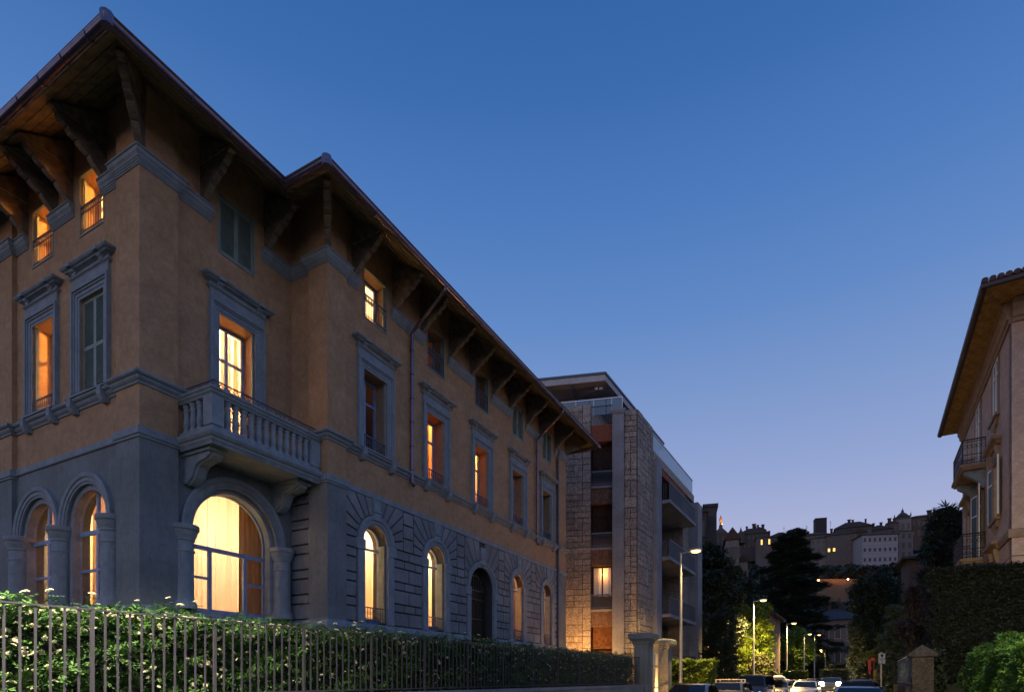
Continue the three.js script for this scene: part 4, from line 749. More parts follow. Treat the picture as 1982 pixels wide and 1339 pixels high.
  const gm = thing('garden_light', 'low garden light in the drive behind the warm-lit gate pillar', 'garden light', [at(1262, 1300, 27.2).x - .2, 0, at(1262, 1300, 27.2).z]);
  part('post', cyl(0, 0, 0, .9, .05), M.iron, gm); part('lens', new THREE.SphereGeometry(.1, 12, 8).translate(0, 1.0, 0), glow([1, .66, .3], 6), gm);
  const l3 = new THREE.PointLight(0xffb25e, 40); l3.position.set(gm.position.x, 1.0, gm.position.z); l3.castShadow = true; l3.shadow.radius = 4; scene.add(l3);
}

// ---------------------------------------------------------------- the pink villa across the street
{
  const C = new V3(5.45, 0, -23.8), vr = thing('pink_villa', 'pink stucco villa with wide timber eaves, balconies and white-framed windows across the street', 'villa', C);
  const pink = mat([.74, .53, .40], { map: T.plaster, bumpMap: T.bumpFine, bumpScale: .004 }), molding = mat([.46, .32, .21], { map: T.plaster }), soffitM = mat([.82, .56, .21], { map: T.grain });
  const fs = new THREE.Matrix4().makeRotationY(-PI / 2 + ST), ff = new THREE.Matrix4().makeRotationY(ST);
  const pv = (n, f, g, m, parent = vr) => part(n, [].concat(g).flat(9).map((x) => x.applyMatrix4(f)), m, parent);
  const rects = [[-3.2, -2.1, 10.95, 13.0], [-7.15, -5.85, 10.1, 12.95], [-3.15, -2.05, 7.3, 9.35], [-6.6, -5.4, 6.4, 9.3], [-9.75, -8.75, 6.45, 9.15], [-3.0, -2.2, 4.3, 5.75]];
  pv('wall', fs, wallGeo(-11.3, 0, 0, 13.75, rects.map((r) => holeRect(...r)), .35), pink);
  pv('wall', ff, [box(.0, 11, 0, 13.75, -.4, -.001), box(.4, 11, 0, 13.7, -11.3, -10.9)], pink);
  pv('wall', fs, [box(-11.3, -.4, 0, 13.7, -3, -2.6)], M.roomDark);
  pv('string_course', fs, mould([[0, 6.15], [.05, 6.15], [.08, 6.22], [.10, 6.3], [.10, 6.4], [0, 6.44]], [[-11.3, 0], [.001, 0]]), molding);
  pv('string_course', ff, mould([[0, 6.15], [.05, 6.15], [.08, 6.22], [.10, 6.3], [.10, 6.4], [0, 6.44]], [[-.1, 0], [10, 0]]), molding);
  for (const y of [5.55, 4.75, 3.95]) { pv('groove', fs, box(-11.3, 0, y, y + .035, 0, .004), mat([.14, .085, .06])); pv('groove', ff, box(0, 10, y, y + .035, 0, .004), mat([.14, .085, .06])); }
  pv('cornice', fs, mould([[0, 13.0], [.06, 13.0], [.06, 13.12], [.12, 13.16], [.14, 13.32], [.2, 13.4], [.2, 13.55], [.3, 13.66], [0, 13.7]], [[-11.3, 0], [0, 0]]), molding);
  pv('cornice', ff, mould([[0, 13.0], [.06, 13.0], [.06, 13.12], [.12, 13.16], [.14, 13.32], [.2, 13.4], [.2, 13.55], [.3, 13.66], [0, 13.7]], [[0, 0], [10, 0]]), molding);
  for (let i = 0; i < 6; i++) pv('soffit_board', fs, box(-11.7, 1.22, 13.70, 13.73, i * .13 + .003, (i + 1) * .13 - .003), soffitM);
  for (let i = 0; i < 9; i++) pv('soffit_board', ff, box(-.0 + .0, 11, 13.70, 13.73, i * .135 + .003, (i + 1) * .135 - .003), soffitM);
  pv('gutter', fs, [mould([[.78, 13.68], [.86, 13.66], [.94, 13.70], [.96, 13.80], [.78, 13.80]], [[-11.75, 0], [1.22, 0]])], mat([.06, .04, .04], { roughness: .55 }));
  pv('gutter', ff, [box(-.95, 11, 13.68, 13.80, 1.22, 1.35)], mat([.06, .04, .04], { roughness: .55 }));
  pv('roof', fs, [soup([[-11.8, 13.81, .95], [1.3, 13.81, .95], [1.3, 14.6, -5], [-11.8, 13.81, .95], [1.3, 14.6, -5], [-11.8, 14.6, -5]])], M.tile);
  for (let i = 0; i < 22; i++) pv('roof_tile', ff, new THREE.CylinderGeometry(.09, .08, .55, 10).rotateX(PI / 2 - .15).translate(-.85 + i * .19, 13.84, 1.1), M.tile);
  pv('roof', ff, [soup([[-.95, 13.81, 1.35], [11, 13.81, 1.35], [11, 14.5, -4.5], [-.95, 13.81, 1.35], [11, 14.5, -4.5], [4.9, 14.5, -4.5]])], M.tile);
  const win = (x0, x1, y0, y1, o = {}) => {
    const w = sub('window', vr), pw = (n, g, m) => pv(n, fs, g, m, w), c = (x0 + x1) / 2, t = .075, z0 = o.flush ? -.05 : -.2, z1 = z0 + .07;
    pw('frame', [box(x0, x0 + t, y0, y1, z0, z1), box(x1 - t, x1, y0, y1, z0, z1), box(c - .045, c + .045, y0 + t, y1 - t, z0, z1), box(x0 + t, x1 - t, y1 - t, y1, z0, z1), box(x0 + t, x1 - t, y0, y0 + t, z0, z1), box(x0 + t, c - .045, y0 + (y1 - y0) * .72, y0 + (y1 - y0) * .72 + .06, z0, z1), box(c + .045, x1 - t, y0 + (y1 - y0) * .72, y0 + (y1 - y0) * .72 + .06, z0, z1)], M.white);
    for (const [a, b] of [[x0 + t, c - .045], [c + .045, x1 - t]]) for (const [p, q] of [[y0 + t, y0 + (y1 - y0) * .72], [y0 + (y1 - y0) * .72 + .06, y1 - t]]) pw('pane', box(a, b, p, q, z0 + .028, z0 + .034), M.darkGlass);
    if (o.surround !== false) pw('surround', [box(x0 - .14, x0, y0, y1 + .14, -.01, .035), box(x1, x1 + .14, y0, y1 + .14, -.01, .035), box(x0, x1, y1, y1 + .14, -.01, .034)], molding);
    if (o.shut) for (const s of [-1, 1]) { const hx = s < 0 ? x0 : x1, w2 = (x1 - x0) / 2, g = [box(0, .05, y0, y1, 0, .04), box(w2 - .05, w2, y0, y1, 0, .04), box(.05, w2 - .05, y1 - .06, y1, 0, .04), box(.05, w2 - .05, y0, y0 + .06, 0, .04), box(.05, w2 - .05, y0 + (y1 - y0) * .7, y0 + (y1 - y0) * .7 + .05, 0, .04)]; pw('shutter', g.map((q) => q.rotateY(s < 0 ? PI + (o.ajar ?? .12) : -(o.ajar ?? .12)).translate(hx, 0, .03)), o.shutM ?? M.white); pw('shutter_panel', box(.05, w2 - .05, y0 + .06, y1 - .06, .01, .03).rotateY(s < 0 ? PI + (o.ajar ?? .12) : -(o.ajar ?? .12))  .translate(hx, 0, .03), mat([.03, .05, .045], { roughness: .5 })); }
    if (o.pediment) pw('pediment', [mould([[0, y1 + .45], [.08, y1 + .45], [.12, y1 + .52], [.24, y1 + .58], [.26, y1 + .68], [0, y1 + .74]], [[x0 - .25, 0], [x0 - .25, .02], [x1 + .25, .02], [x1 + .25, 0]]), box(x0 - .1, x1 + .1, y1 + .14, y1 + .46, -.01, .05), ...[x0 - .06, x1 + .06].map((x) => slab([[0, y1 - .1], [.09, y1], [.16, y1 + .3], [.16, y1 + .45], [0, y1 + .45]], .12, .008).translate(0, 0, -.06).rotateY(-PI / 2).translate(x, 0, 0))], molding);
    if (o.apron) pw('apron', [box(x0 - .2, x1 + .2, y0 - .1, y0, -.01, .14), slab([[x0, y0 - .1], [x1, y0 - .1], [x1 - .1, y0 - .3], [c + .15, y0 - .36], [c, y0 - .52], [c - .15, y0 - .36], [x0 + .1, y0 - .3]].reverse(), .08, .01)], molding);
  };
  win(...rects[0], { apron: true, flush: true }); win(...rects[1], { flush: true }); win(...rects[2], { shut: true, pediment: true, apron: true }); win(...rects[3], { shut: true, ajar: .25 }); win(...rects[4], { pediment: true }); win(...rects[5], { pediment: true, surround: false });
  for (const y of [10.1, 6.4]) {
    const b = sub('balcony', vr), pb = (n, g, m) => pv(n, fs, g, m, b), x0 = -7.5, x1 = -4.75, o = .72;
    pb('slab', [mould([[-.3, y - .22], [.0, y - .22], [.03, y - .16], [.08, y - .12], [.08, y - .02], [-.3, y]], [[x0, 0], [x0, o], [x1, o], [x1, 0]]), box(x0, x1, y - .2, y - .01, 0, o)], molding);
    for (const x of [x0 + .35, x1 - .35]) pb('console', slab([[0, y - .95], [.1, y - .95], [.2, y - .7], [.42, y - .5], [.62, y - .38], [.66, y - .22], [0, y - .22]], .26, .01).translate(0, 0, -.13).rotateY(-PI / 2).translate(x, 0, 0), M.trim);
    const r = [], rail = (a, c) => { const A = new V3(a[0], 0, a[1]), B = new V3(c[0], 0, c[1]), L = A.distanceTo(B), n = Math.round(L / .15); for (const h of [.04, .36, .86, .95]) r.push(bar([a[0], y + h, a[1]], [c[0], y + h, c[1]], h > .9 ? .04 : .022)); for (let i = 0; i <= n; i++) { const q = A.clone().lerp(B, i / n); r.push(rod([q.x, y, q.z], [q.x, y + .95, q.z], i % n ? .008 : .02, 5)); if (i < n) { const m = A.clone().lerp(B, (i + .5) / n), tg = new THREE.TorusGeometry(.065, .009, 5, 12), t2 = new THREE.TorusGeometry(.05, .009, 5, 12); if (a[0] === c[0]) { tg.rotateY(PI / 2); t2.rotateY(PI / 2); } r.push(tg.translate(m.x, y + .68, m.z), t2.translate(m.x, y + .18, m.z)); } } };
    rail([x1, 0], [x1, o]); rail([x1, o], [x0, o]); rail([x0, o], [x0, 0]);
    pb('railing', r, mat([.035, .035, .045], { roughness: .5 }));
  }
}
// ---------------------------------------------------------------- right pavement: pillar, railings, signs, bin
{
  const p = at(1786, 1300, 16.2), g = thing('stone_pillar', 'rough grey stone gate pillar with a pyramid cap at the end of the bright hedge', 'pillar', [p.x, 0, p.z], ST);
  const rough = mat([.15, .135, .12], { map: T.rock, bumpMap: T.bumpRock, bumpScale: .03 });
  part('shaft', rbox(-.25, .25, 0, 2.28, -.25, .25, .02), rough, g); part('cap', [box(-.33, .33, 2.28, 2.36, -.33, .33), soup((() => { const a = [-.33, 2.36, .33], b = [.33, 2.36, .33], c = [.33, 2.36, -.33], d = [-.33, 2.36, -.33], t = [0, 2.62, 0]; return [a, b, t, b, c, t, c, d, t, d, a, t]; })())], rough, g);
  const a = at(1766, 1300, 16.7), L = 9.2, f = thing('iron_railing', 'dark iron railing on a low stone kerb beyond the stone pillar', 'railing', [a.x, 0, a.z], ST);
  part('base', rbox(-.16, .16, 0, 1.42, -L, 0, .02).translate(0, -.0, 0), rough, f);
  const bg = ready([box(-.009, .009, 1.42, 2.36, -.009, .009)]); for (let i = 0; i <= 76; i++) { const o = part('bar', bg, M.iron, f); o.position.z = -L * i / 76; }
  part('rail', [box(-.02, .02, 2.36, 2.39, -L, 0), box(-.015, .015, 1.52, 1.545, -L, 0)], M.galv, f);
  const h = hedge('ivy_hedge', 'dark ivy hedge along the iron railing', [sx(0, 0) + a.x + .45 + .3, 0, a.z - 4.6], ST + PI, .7, 2.5, 9, 4500, small, 1.9, dark, { y0: 1, rough: .8 });
  const pole = thing('metal_pole', 'thin pale pole with a stay wire in front of the tall dark hedge', 'pole', at(1811, 1262, 17.2).setY(0)); part('pole', cyl(0, 0, 0, 4.2, .02), M.galv, pole); part('stay_wire', rod([0, 3.55, 0], [.42, 2.55, 0], .006), M.galv, pole);
}
{ // no-stopping style plate and other signs
  const cv = (w, h, f) => { const c = document.createElement('canvas'); c.width = w; c.height = h; f(c.getContext('2d')); const t = new THREE.CanvasTexture(c); t.colorSpace = THREE.SRGBColorSpace; return t; };
  const p = at(1706.5, 1300, 22), s = thing('parking_sign', 'white two-part street sign with black symbols on a thin pole', 'sign', [p.x, 0, p.z], YAW);
  part('pole', cyl(0, 0, 0, 2.66, .03), M.galv, s);
  const face = cv(128, 200, (x) => { x.fillStyle = '#b9bac2'; x.fillRect(0, 0, 128, 200); x.strokeStyle = '#333'; x.lineWidth = 5; x.strokeRect(6, 6, 116, 92); x.strokeRect(6, 106, 116, 88); x.fillStyle = '#16161c'; x.beginPath(); x.moveTo(36, 22); x.lineTo(92, 22); x.lineTo(88, 62); x.lineTo(64, 84); x.lineTo(40, 62); x.fill(); x.fillRect(24, 122, 80, 12); x.beginPath(); x.moveTo(64, 184); x.lineTo(44, 156); x.lineTo(84, 156); x.fill(); });
  part('plate', box(-.13, .13, 2.22, 2.62, .03, .045), M.galv, s);
  const fp = new THREE.Mesh(new THREE.PlaneGeometry(.255, .395).translate(0, 2.42, .047), new THREE.MeshStandardMaterial({ map: face, roughness: .6 })); fp.name = 'sign_face'; s.add(fp);
  const b = thing('litter_bin', 'small dark litter bin on a post under the white street sign', 'bin', [at(1711, 1300, 22).x, 0, at(1711, 1300, 22).z]);
  part('bin_body', [new THREE.LatheGeometry([[.0, .55], [.13, .55], [.15, 1.2], [.16, 1.22], [.16, 1.27], [.05, 1.38], [0, 1.38]].map(([r, y]) => new THREE.Vector2(r, y)), 16)], mat([.05, .05, .055], { roughness: .5 }), b); part('post', cyl(0, 0, 0, .6, .03), M.iron, b);
  const q = at(1688, 1300, 31), r = thing('shop_sign', 'small red pennant sign with a red plate on a rusty post', 'sign', [q.x, 0, q.z], YAW), red = mat([.55, .07, .07], { roughness: .6 }), rust = mat([.22, .10, .05], { map: T.rock });
  part('post', cyl(.12, 0, 0, 2.62, .035), rust, r); part('plate', rbox(-.05, .16, 2.60, 2.76, -.02, .02, .01), red, r);
  part('pennant', slab([[-.2, 2.66], [-.06, 2.62], [-.04, 2.2], [-.09, 1.95], [-.12, 1.85], [-.16, 1.98], [-.2, 2.3]], .03, .008), red, r);
  const w = at(1695, 1300, 30), k = thing('wooden_post', 'stout yellowish wooden post on the pavement under the lit leaves', 'post', [w.x, 0, w.z]); part('post', cyl(0, 0, 0, 2.1, .1, .09), mat([.3, .22, .08], { map: T.grain }), k);
}
// ---------------------------------------------------------------- cars
function loft(rings, closeEnds = true) {
  const pos = [], P = rings[0].length;
  for (let i = 0; i < rings.length - 1; i++) for (let j = 0; j < P; j++) { const k = (j + 1) % P; pos.push(rings[i][j], rings[i][k], rings[i + 1][k], rings[i][j], rings[i + 1][k], rings[i + 1][j]); }
  if (closeEnds) for (const [R, f] of [[rings[0], 0], [rings.at(-1), 1]]) { const c = R.reduce((a, b) => [a[0] + b[0] / P, a[1] + b[1] / P, a[2] + b[2] / P], [0, 0, 0]); for (let j = 0; j < P; j++) { const k = (j + 1) % P; f ? pos.push(c, R[j], R[k]) : pos.push(c, R[k], R[j]); } }
  return toCreasedNormals(soup(pos), .6);
}
const carGlass = phys([.006, .008, .012], { roughness: .03, ior: 1.55, specularIntensity: 1 });
const tyreG = ready([new THREE.CylinderGeometry(.32, .32, .2, 20).rotateZ(PI / 2)]), rimG = ready([new THREE.CylinderGeometry(.2, .2, .21, 14).rotateZ(PI / 2)]);
// front at +z; profile: L length, W width, H height, belt height, bonnet length, screen run, rear run
function car(name, label, cat, p, turn, s, paint, o = {}) {
  const t = thing(name, label, cat, [p.x, 0, p.z], turn, o.group), { L, W, H, belt, hood, ws, rs, tail } = s, h = W / 2, zf = L / 2, zr = -L / 2;
  const ring = (z, w, y0, y1, tuck = .93) => { const a = w * h; return [[-a * tuck, y0, z], [-a, y0 + .18, z], [-a, y0 + (y1 - y0) * .62, z], [-a * .97, y1 - .05, z], [-a * .88, y1, z], [0, y1 + .02, z], [a * .88, y1, z], [a * .97, y1 - .05, z], [a, y0 + (y1 - y0) * .62, z], [a, y0 + .18, z], [a * tuck, y0, z]]; };
  const zb = zf - hood, zt = zb - ws, zq = zr + tail + rs, zd = zr + tail;
  part('body', loft([ring(zr + .02, .84, .34, belt * .86), ring(zr + .12, .93, .26, belt * .95), ring(zr + .5, .99, .22, belt), ring(0, 1, .2, belt), ring(zb, 1, .2, belt), ring(zb + hood * .5, .985, .2, belt - .07), ring(zf - .28, .93, .22, belt - .16), ring(zf - .06, .84, .26, belt - .26), ring(zf, .76, .34, belt - .34)]), paint, t);
  const cab = (z, k, y) => { const a = h * .93, b = h * k; return [[-a, belt - .02, z], [-(a * .45 + b * .55), belt + (y - belt) * .55, z], [-b, y - .07, z], [-b * .86, y - .012, z], [0, y, z], [b * .86, y - .012, z], [b, y - .07, z], [(a * .45 + b * .55), belt + (y - belt) * .55, z], [a, belt - .02, z]]; };
  part('roof', loft([cab(zd, .86, belt + .03), cab(zq, .80, H - .05), cab((zt + zq) / 2, .80, H), cab(zt, .79, H - .035), cab(zb, .86, belt + .03)]), paint, t);
  const quad = (a, b, c, d) => soup([a, b, c, a, c, d]), lerp = (a, b, f) => a + (b - a) * f;
  const screen = (z0, z1, f) => { const n = f * .018, lo = .10, hi = .88, zl = lerp(z0, z1, lo) + n, zh = lerp(z0, z1, hi) + n, yl = lerp(belt + .03, H - .04, lo) + .014, yh = lerp(belt + .03, H - .04, hi) + .014, al = h * lerp(.86, .79, lo) * .93, ah = h * .79 * .86; return f > 0 ? quad([-al, yl, zl], [al, yl, zl], [ah, yh, zh], [-ah, yh, zh]) : quad([al, yl, zl], [-al, yl, zl], [-ah, yh, zh], [ah, yh, zh]); };
  part('windscreen', screen(zb, zt, 1), carGlass, t); part('rear_window', screen(zd, zq, -1), carGlass, t);
  for (const sd of [-1, 1]) {
    const xl = sd * (h * .93 + .008), xh = sd * (h * .815 + .008), yl = belt + .03, yh = H - .12, m = (zt + zq) / 2;
    for (const [a, b, c, d] of [[zb - .25, m + .04, m + .04, zt - .1], [m - .04, zd + .3, zq + .12, m - .04]]) part('side_window', sd > 0 ? quad([xl, yl, a], [xl, yl, b], [xh, yh, c], [xh, yh, d]) : quad([xl, yl, b], [xl, yl, a], [xh, yh, d], [xh, yh, c]), carGlass, t);
    part('mirror', rbox(sd > 0 ? h * .95 : -h * .95 - .2, sd > 0 ? h * .95 + .2 : -h * .95, belt + .0, belt + .15, zb - .42, zb - .3, .03), o.mirror ?? paint, t);
    const hl = part('headlight', new THREE.SphereGeometry(o.on ? .16 : .12, 12, 8).scale(1.25, .8, .6).translate(sd * h * .68, o.hy ?? belt - .30, zf - .10), o.on ? glow([1, .95, .75], 90) : M.steel, t);
    if (o.on) { const l = new THREE.SpotLight(0xfff2d0, 90, 0, .35, .6), q = new V3(sd * h * .68, o.hy ?? belt - .30, zf + .04).applyAxisAngle(new V3(0, 1, 0), turn).add(new V3(p.x, 0, p.z)), dir = new V3(0, -.06, 1).applyAxisAngle(new V3(0, 1, 0), turn).multiplyScalar(20); l.position.copy(q); l.target.position.copy(q).add(dir); l.castShadow = true; scene.add(l, l.target); }
    part('tail_light', rbox(sd > 0 ? h * .62 : -h * .84, sd > 0 ? h * .84 : -h * .62, belt - .2, belt - .05, zr - .01, zr + .1, .02), mat([.3, .02, .02], { roughness: .2 }), t);
    for (const z of [zf - .85, zr + .8]) { const w = part('wheel', tyreG, M.rubber, t); w.position.set(sd * (h - .1), .32, z); part('rim', rimG, M.steel, w); }
  }
  part('grille', rbox(-h * .45, h * .45, belt - .42, belt - .26, zf - .06, zf + .004, .02), M.rubber, t); part('number_plate', box(-.26, .26, .42, .53, zf - .02, zf + .012), M.white, t);
  if (o.bars) for (const z of o.bars) part('roof_bar', [rbox(-h * .74, h * .74, H + .07, H + .115, z - .04, z + .04, .015), ...[-1, 1].map((sd) => rbox(sd * h * .7 - .03, sd * h * .7 + .03, H - .06, H + .08, z - .03, z + .03, .01))], o.barM ?? M.steel, t);
  if (o.box) { const g = new THREE.SphereGeometry(1, 18, 10).scale(.46, .2, 1.0).translate(0, H + .22, -.2), q = g.attributes.position; for (let i = 0; i < q.count; i++) if (q.getY(i) < H + .14) q.setY(i, H + .14); g.computeVertexNormals(); part('roof_box', g, mat([.45, .46, .5], { roughness: .3 }), t); }
  return t;
}
const paint = (r, g, b, m = .3) => phys([r, g, b], { metalness: m, roughness: .35, clearcoat: 1, clearcoatRoughness: .06 });
const sedan = { L: 4.5, W: 1.8, H: 1.46, belt: .95, hood: 1.15, ws: .85, rs: .75, tail: .6 }, suv = { L: 4.4, W: 1.84, H: 1.60, belt: 1.03, hood: 1.05, ws: .65, rs: .4, tail: .12 }, van = { L: 4.9, W: 1.9, H: 1.88, belt: 1.12, hood: .8, ws: .62, rs: .22, tail: .05 }, small1 = { L: 3.7, W: 1.66, H: 1.5, belt: .95, hood: .8, ws: .7, rs: .4, tail: .1 };
const cp = (px, d) => { const p = at(px, 1311, d); return { x: p.x, z: p.z }; }, A0 = ST, B0 = ST + PI, black = paint(.012, .013, .018), navy = paint(.02, .03, .055), silver = paint(.42, .43, .45, .6), grey = paint(.13, .14, .16, .5), whiteP = paint(.6, .6, .6, 0);
const GL = 'cars parked along the villa side', GR = 'cars parked on the hedge side';
car('parked_car', 'dark rounded saloon parked nearest the gate pillars, its screen reflecting the sky', 'car', cp(1340, 24.2), A0, { ...sedan, W: 1.86, H: 1.48 }, black, { group: GL });
car('parked_car', 'grey estate car with two pale roof bars beside the nearest lamp', 'car', cp(1413, 29.5), A0, { ...suv, W: 1.76, H: 1.50 }, grey, { bars: [.3, -.7], barM: mat([.7, .62, .5]), group: GL });
car('parked_van', 'tall dark blue van with a wide screen, higher than the parked cars round it', 'van', cp(1461, 35.5), A0, van, navy, { group: GL });
car('parked_car', 'dark car carrying a pale grey roof box', 'car', cp(1507, 44), A0, sedan, black, { box: true, bars: [.4, -.8], group: GL });
car('parked_car', 'small dark car behind the one with the roof box', 'car', cp(1531, 51), A0, small1, grey, { group: GL });
car('parked_car', 'small pale car third behind the van', 'car', cp(1548, 58), A0, small1, whiteP, { group: GL });
car('parked_car', 'dark off-roader at the far end of the parked row under the trimmed hedge', 'car', cp(1566, 66), A0, suv, black, { group: GL });
car('parked_car', 'distant grey car parked under the drooping tree', 'car', cp(1583, 78), A0, suv, grey, { group: GL });
car('moving_car', 'silver car coming towards the viewer in front of the lit headlights', 'car', cp(1560, 42), A0, { ...sedan, H: 1.47 }, silver, { mirror: silver });
car('moving_car', 'dark car with blazing headlights coming up the middle of the street', 'car', cp(1610, 50), A0, { ...suv, H: 1.72, belt: 1.28 }, black, { on: true, hy: 1.22 });
car('parked_car', 'dark saloon seen from behind, nearest on the hedge side', 'car', cp(1664, 21.2), B0, { ...sedan, H: 1.40 }, navy, { group: GR });
car('parked_car', 'blue-black hatchback seen from behind, with its mirror out, second on the hedge side', 'car', cp(1664, 28), B0, { ...suv, W: 1.8, H: 1.56 }, black, { group: GR });
car('parked_car', 'lilac-grey car seen from behind, farthest on the hedge side', 'car', cp(1670, 36), B0, { ...small1, H: 1.62 }, silver, { group: GR });
// ---------------------------------------------------------------- buildings further along and on the hill
const roofM = mat([.115, .075, .06], { map: T.rock }), slateM = mat([.07, .085, .115], { map: T.rock }), winM = mat([.025, .022, .024], { roughness: .4 }), litM = glow([1, .5, .13], 2.4);
function house(name, label, cat, px0, px1, yTop, yBase, d, wall, o = {}) {
  const p = at((px0 + px1) / 2, yBase, d), w = (px1 - px0) * d / F / (o.cos ?? 1), h = (yBase - yTop) * d / F, D = o.depth ?? Math.min(w, 14), t = thing(name, label, cat, p, YAW - .85 * Math.atan(((px0 + px1) / 2 - CX) / F) + (o.rot ?? 0));
  const lead = (o.sink ?? 8);
  part('wall', box(-w / 2, w / 2, -lead, h, -D, 0), wall, t);
  const e = o.eave ?? w * .03 + .2, rh = (o.rh ?? .22) * Math.min(w, D), y = h, a = [-w / 2 - e, y, e], b = [w / 2 + e, y, e], c = [w / 2 + e, y, -D - e], q = [-w / 2 - e, y, -D - e];
  if (o.roof !== 'flat') {
    const k = o.roof === 'gable' ? 0 : Math.min(w, D) * .45, side = o.ridge === 'z', r1 = side ? [0, y + rh, e - k] : [-w / 2 + k - (k ? 0 : e), y + rh, -D / 2], r2 = side ? [0, y + rh, -D - e + k] : [w / 2 - k + (k ? 0 : e), y + rh, -D / 2];
    part('roof', [side ? soup([a, b, r1, b, c, r2, b, r2, r1, c, q, r2, q, a, r1, q, r1, r2]) : soup([a, b, r2, a, r2, r1, b, c, r2, c, q, r1, c, r1, r2, q, a, r1]), box(-w / 2 - e, w / 2 + e, y - .18, y, -D - e, e)], o.roofM ?? roofM, t);
    for (const [u, s] of o.chimneys ?? []) { part('chimney', [box(u * w - s / 2, u * w + s / 2, y, y + rh + s * .8, -D * .45 - s / 2, -D * .45 + s / 2), box(u * w - s * .65, u * w + s * .65, y + rh + s * .8, y + rh + s * 1.0, -D * .45 - s * .65, -D * .45 + s * .65)], roofM, t); }
  } else part('parapet', box(-w / 2 - .15, w / 2 + .15, y, y + .3, -D, .15), o.roofM ?? wall, t);
  const C = o.cols ?? 0, R = o.rows ?? 0, ww = o.ww ?? w / (C || 1) * .42, wh = o.wh ?? h / (R || 1) * .56;
  for (let i = 0; i < C; i++) for (let j = 0; j < R; j++) {
    if (o.skip?.some(([a2, b2]) => a2 === i && b2 === j)) continue;
    const x = -w / 2 + w * (i + .5) / C + (o.jit ? rr(-1, 1) * o.jit : 0), yy = h - h * (j + .52) / R, lit = o.lit?.some(([a2, b2]) => a2 === i && b2 === j);
    const g = sub('window', t); part('frame', [box(x - ww / 2 - .12, x - ww / 2, yy - wh / 2, yy + wh / 2, 0, .09), box(x + ww / 2, x + ww / 2 + .12, yy - wh / 2, yy + wh / 2, 0, .09), box(x - ww / 2 - .12, x + ww / 2 + .12, yy + wh / 2, yy + wh / 2 + .14, 0, .11), box(x - ww / 2 - .18, x + ww / 2 + .18, yy - wh / 2 - .14, yy - wh / 2, 0, .16)], o.trim ?? wall, g);
    part('pane', box(x - ww / 2, x + ww / 2, yy - wh / 2, yy + wh / 2, 0, .03), lit ? litM : winM, g);
  }
  return t;
}
const tw = [[.22, .21, .21], [.29, .285, .285], [.36, .355, .36], [.14, .135, .14], [.38, .38, .39], [.20, .165, .15]].map((c) => mat(c, { map: T.rock }));
house('flat_block', 'dark flat-roofed block just beyond the stone-clad apartment block', 'building', 1338, 1368, 992, 1290, 58, mat([.09, .07, .065], { map: T.render }), { roof: 'flat', depth: 10, rows: 5, cols: 1, ww: 1.1, wh: 1.6, sink: 3 });
house('flat_block', 'taller narrow block rising over the flat-roofed block', 'building', 1364, 1387, 981, 1290, 60, mat([.09, .088, .09], { map: T.render }), { roof: 'flat', depth: 5, sink: 3 });
house('gabled_house', 'pale gabled house half hidden by the spreading tree', 'house', 1406, 1430, 1042, 1290, 78, tw[1], { roof: 'gable', ridge: 'z', rh: .9, depth: 10, rows: 5, cols: 2, ww: .7, wh: 1.2, sink: 3 });
house('brick_house', 'low pale house stepping down from the gabled house', 'house', 1431, 1447, 1085, 1290, 82, tw[2], { roof: 'gable', ridge: 'z', rh: .7, depth: 8, rows: 4, cols: 2, ww: .5, wh: 1, sink: 3 });
house('corner_house', 'reddish house with balconies just behind the ivy-clad tree', 'house', 1462, 1490, 1187, 1290, 58, mat([.28, .17, .13], { map: T.plaster }), { rows: 3, cols: 2, ww: .5, wh: 1.1, depth: 8, eave: .55, rh: .35, sink: 3, rot: -.2 });
house('grey_palazzo', 'grey palazzo with tall framed windows and a slate roof closing the end of the street', 'palazzo', 1572, 1672, 1198, 1298, 124, mat([.30, .26, .22], { map: T.render }), { rows: 2, cols: 5, ww: .95, wh: 2.5, roof: 'hip', rh: .26, roofM: slateM, depth: 14, sink: 4, trim: mat([.42, .40, .38]), chimneys: [[-.1, .8], [.1, .8]], eave: .7 });
{ const p = at(1636, 1311, 116), t = thing('terrace_wall', 'pale terrace wall in front of the grey palazzo', 'wall', [p.x, 0, p.z], YAW); part('base', box(-5, 6, 0, 3.2, -.3, 0), tw[1], t); part('coping', box(-5.1, 6.1, 3.2, 3.45, -.35, .08), tw[4], t); }
car('parked_car', 'small pale car parked on the raised terrace before the palazzo', 'car', cp(1637, 108), ST + PI / 2, small1, whiteP).position.y = .9;
{ const p = at(1637, 1311, 108), t = thing('parking_terrace', 'raised parking bay under the small pale car', 'terrace', [p.x, 0, p.z], YAW); part('base', box(-3.5, 3.5, -.1, .9, -2.5, 2.5), tw[3], t); }
house('brick_gatehouse', 'small brick house with a tiled pyramid roof behind the purple tree', 'house', 1764, 1808, 1077, 1290, 46, mat([.19, .125, .10], { map: T.rock }), { roof: 'hip', rh: .3, eave: .5, depth: 3, sink: 3, rot: .1 });
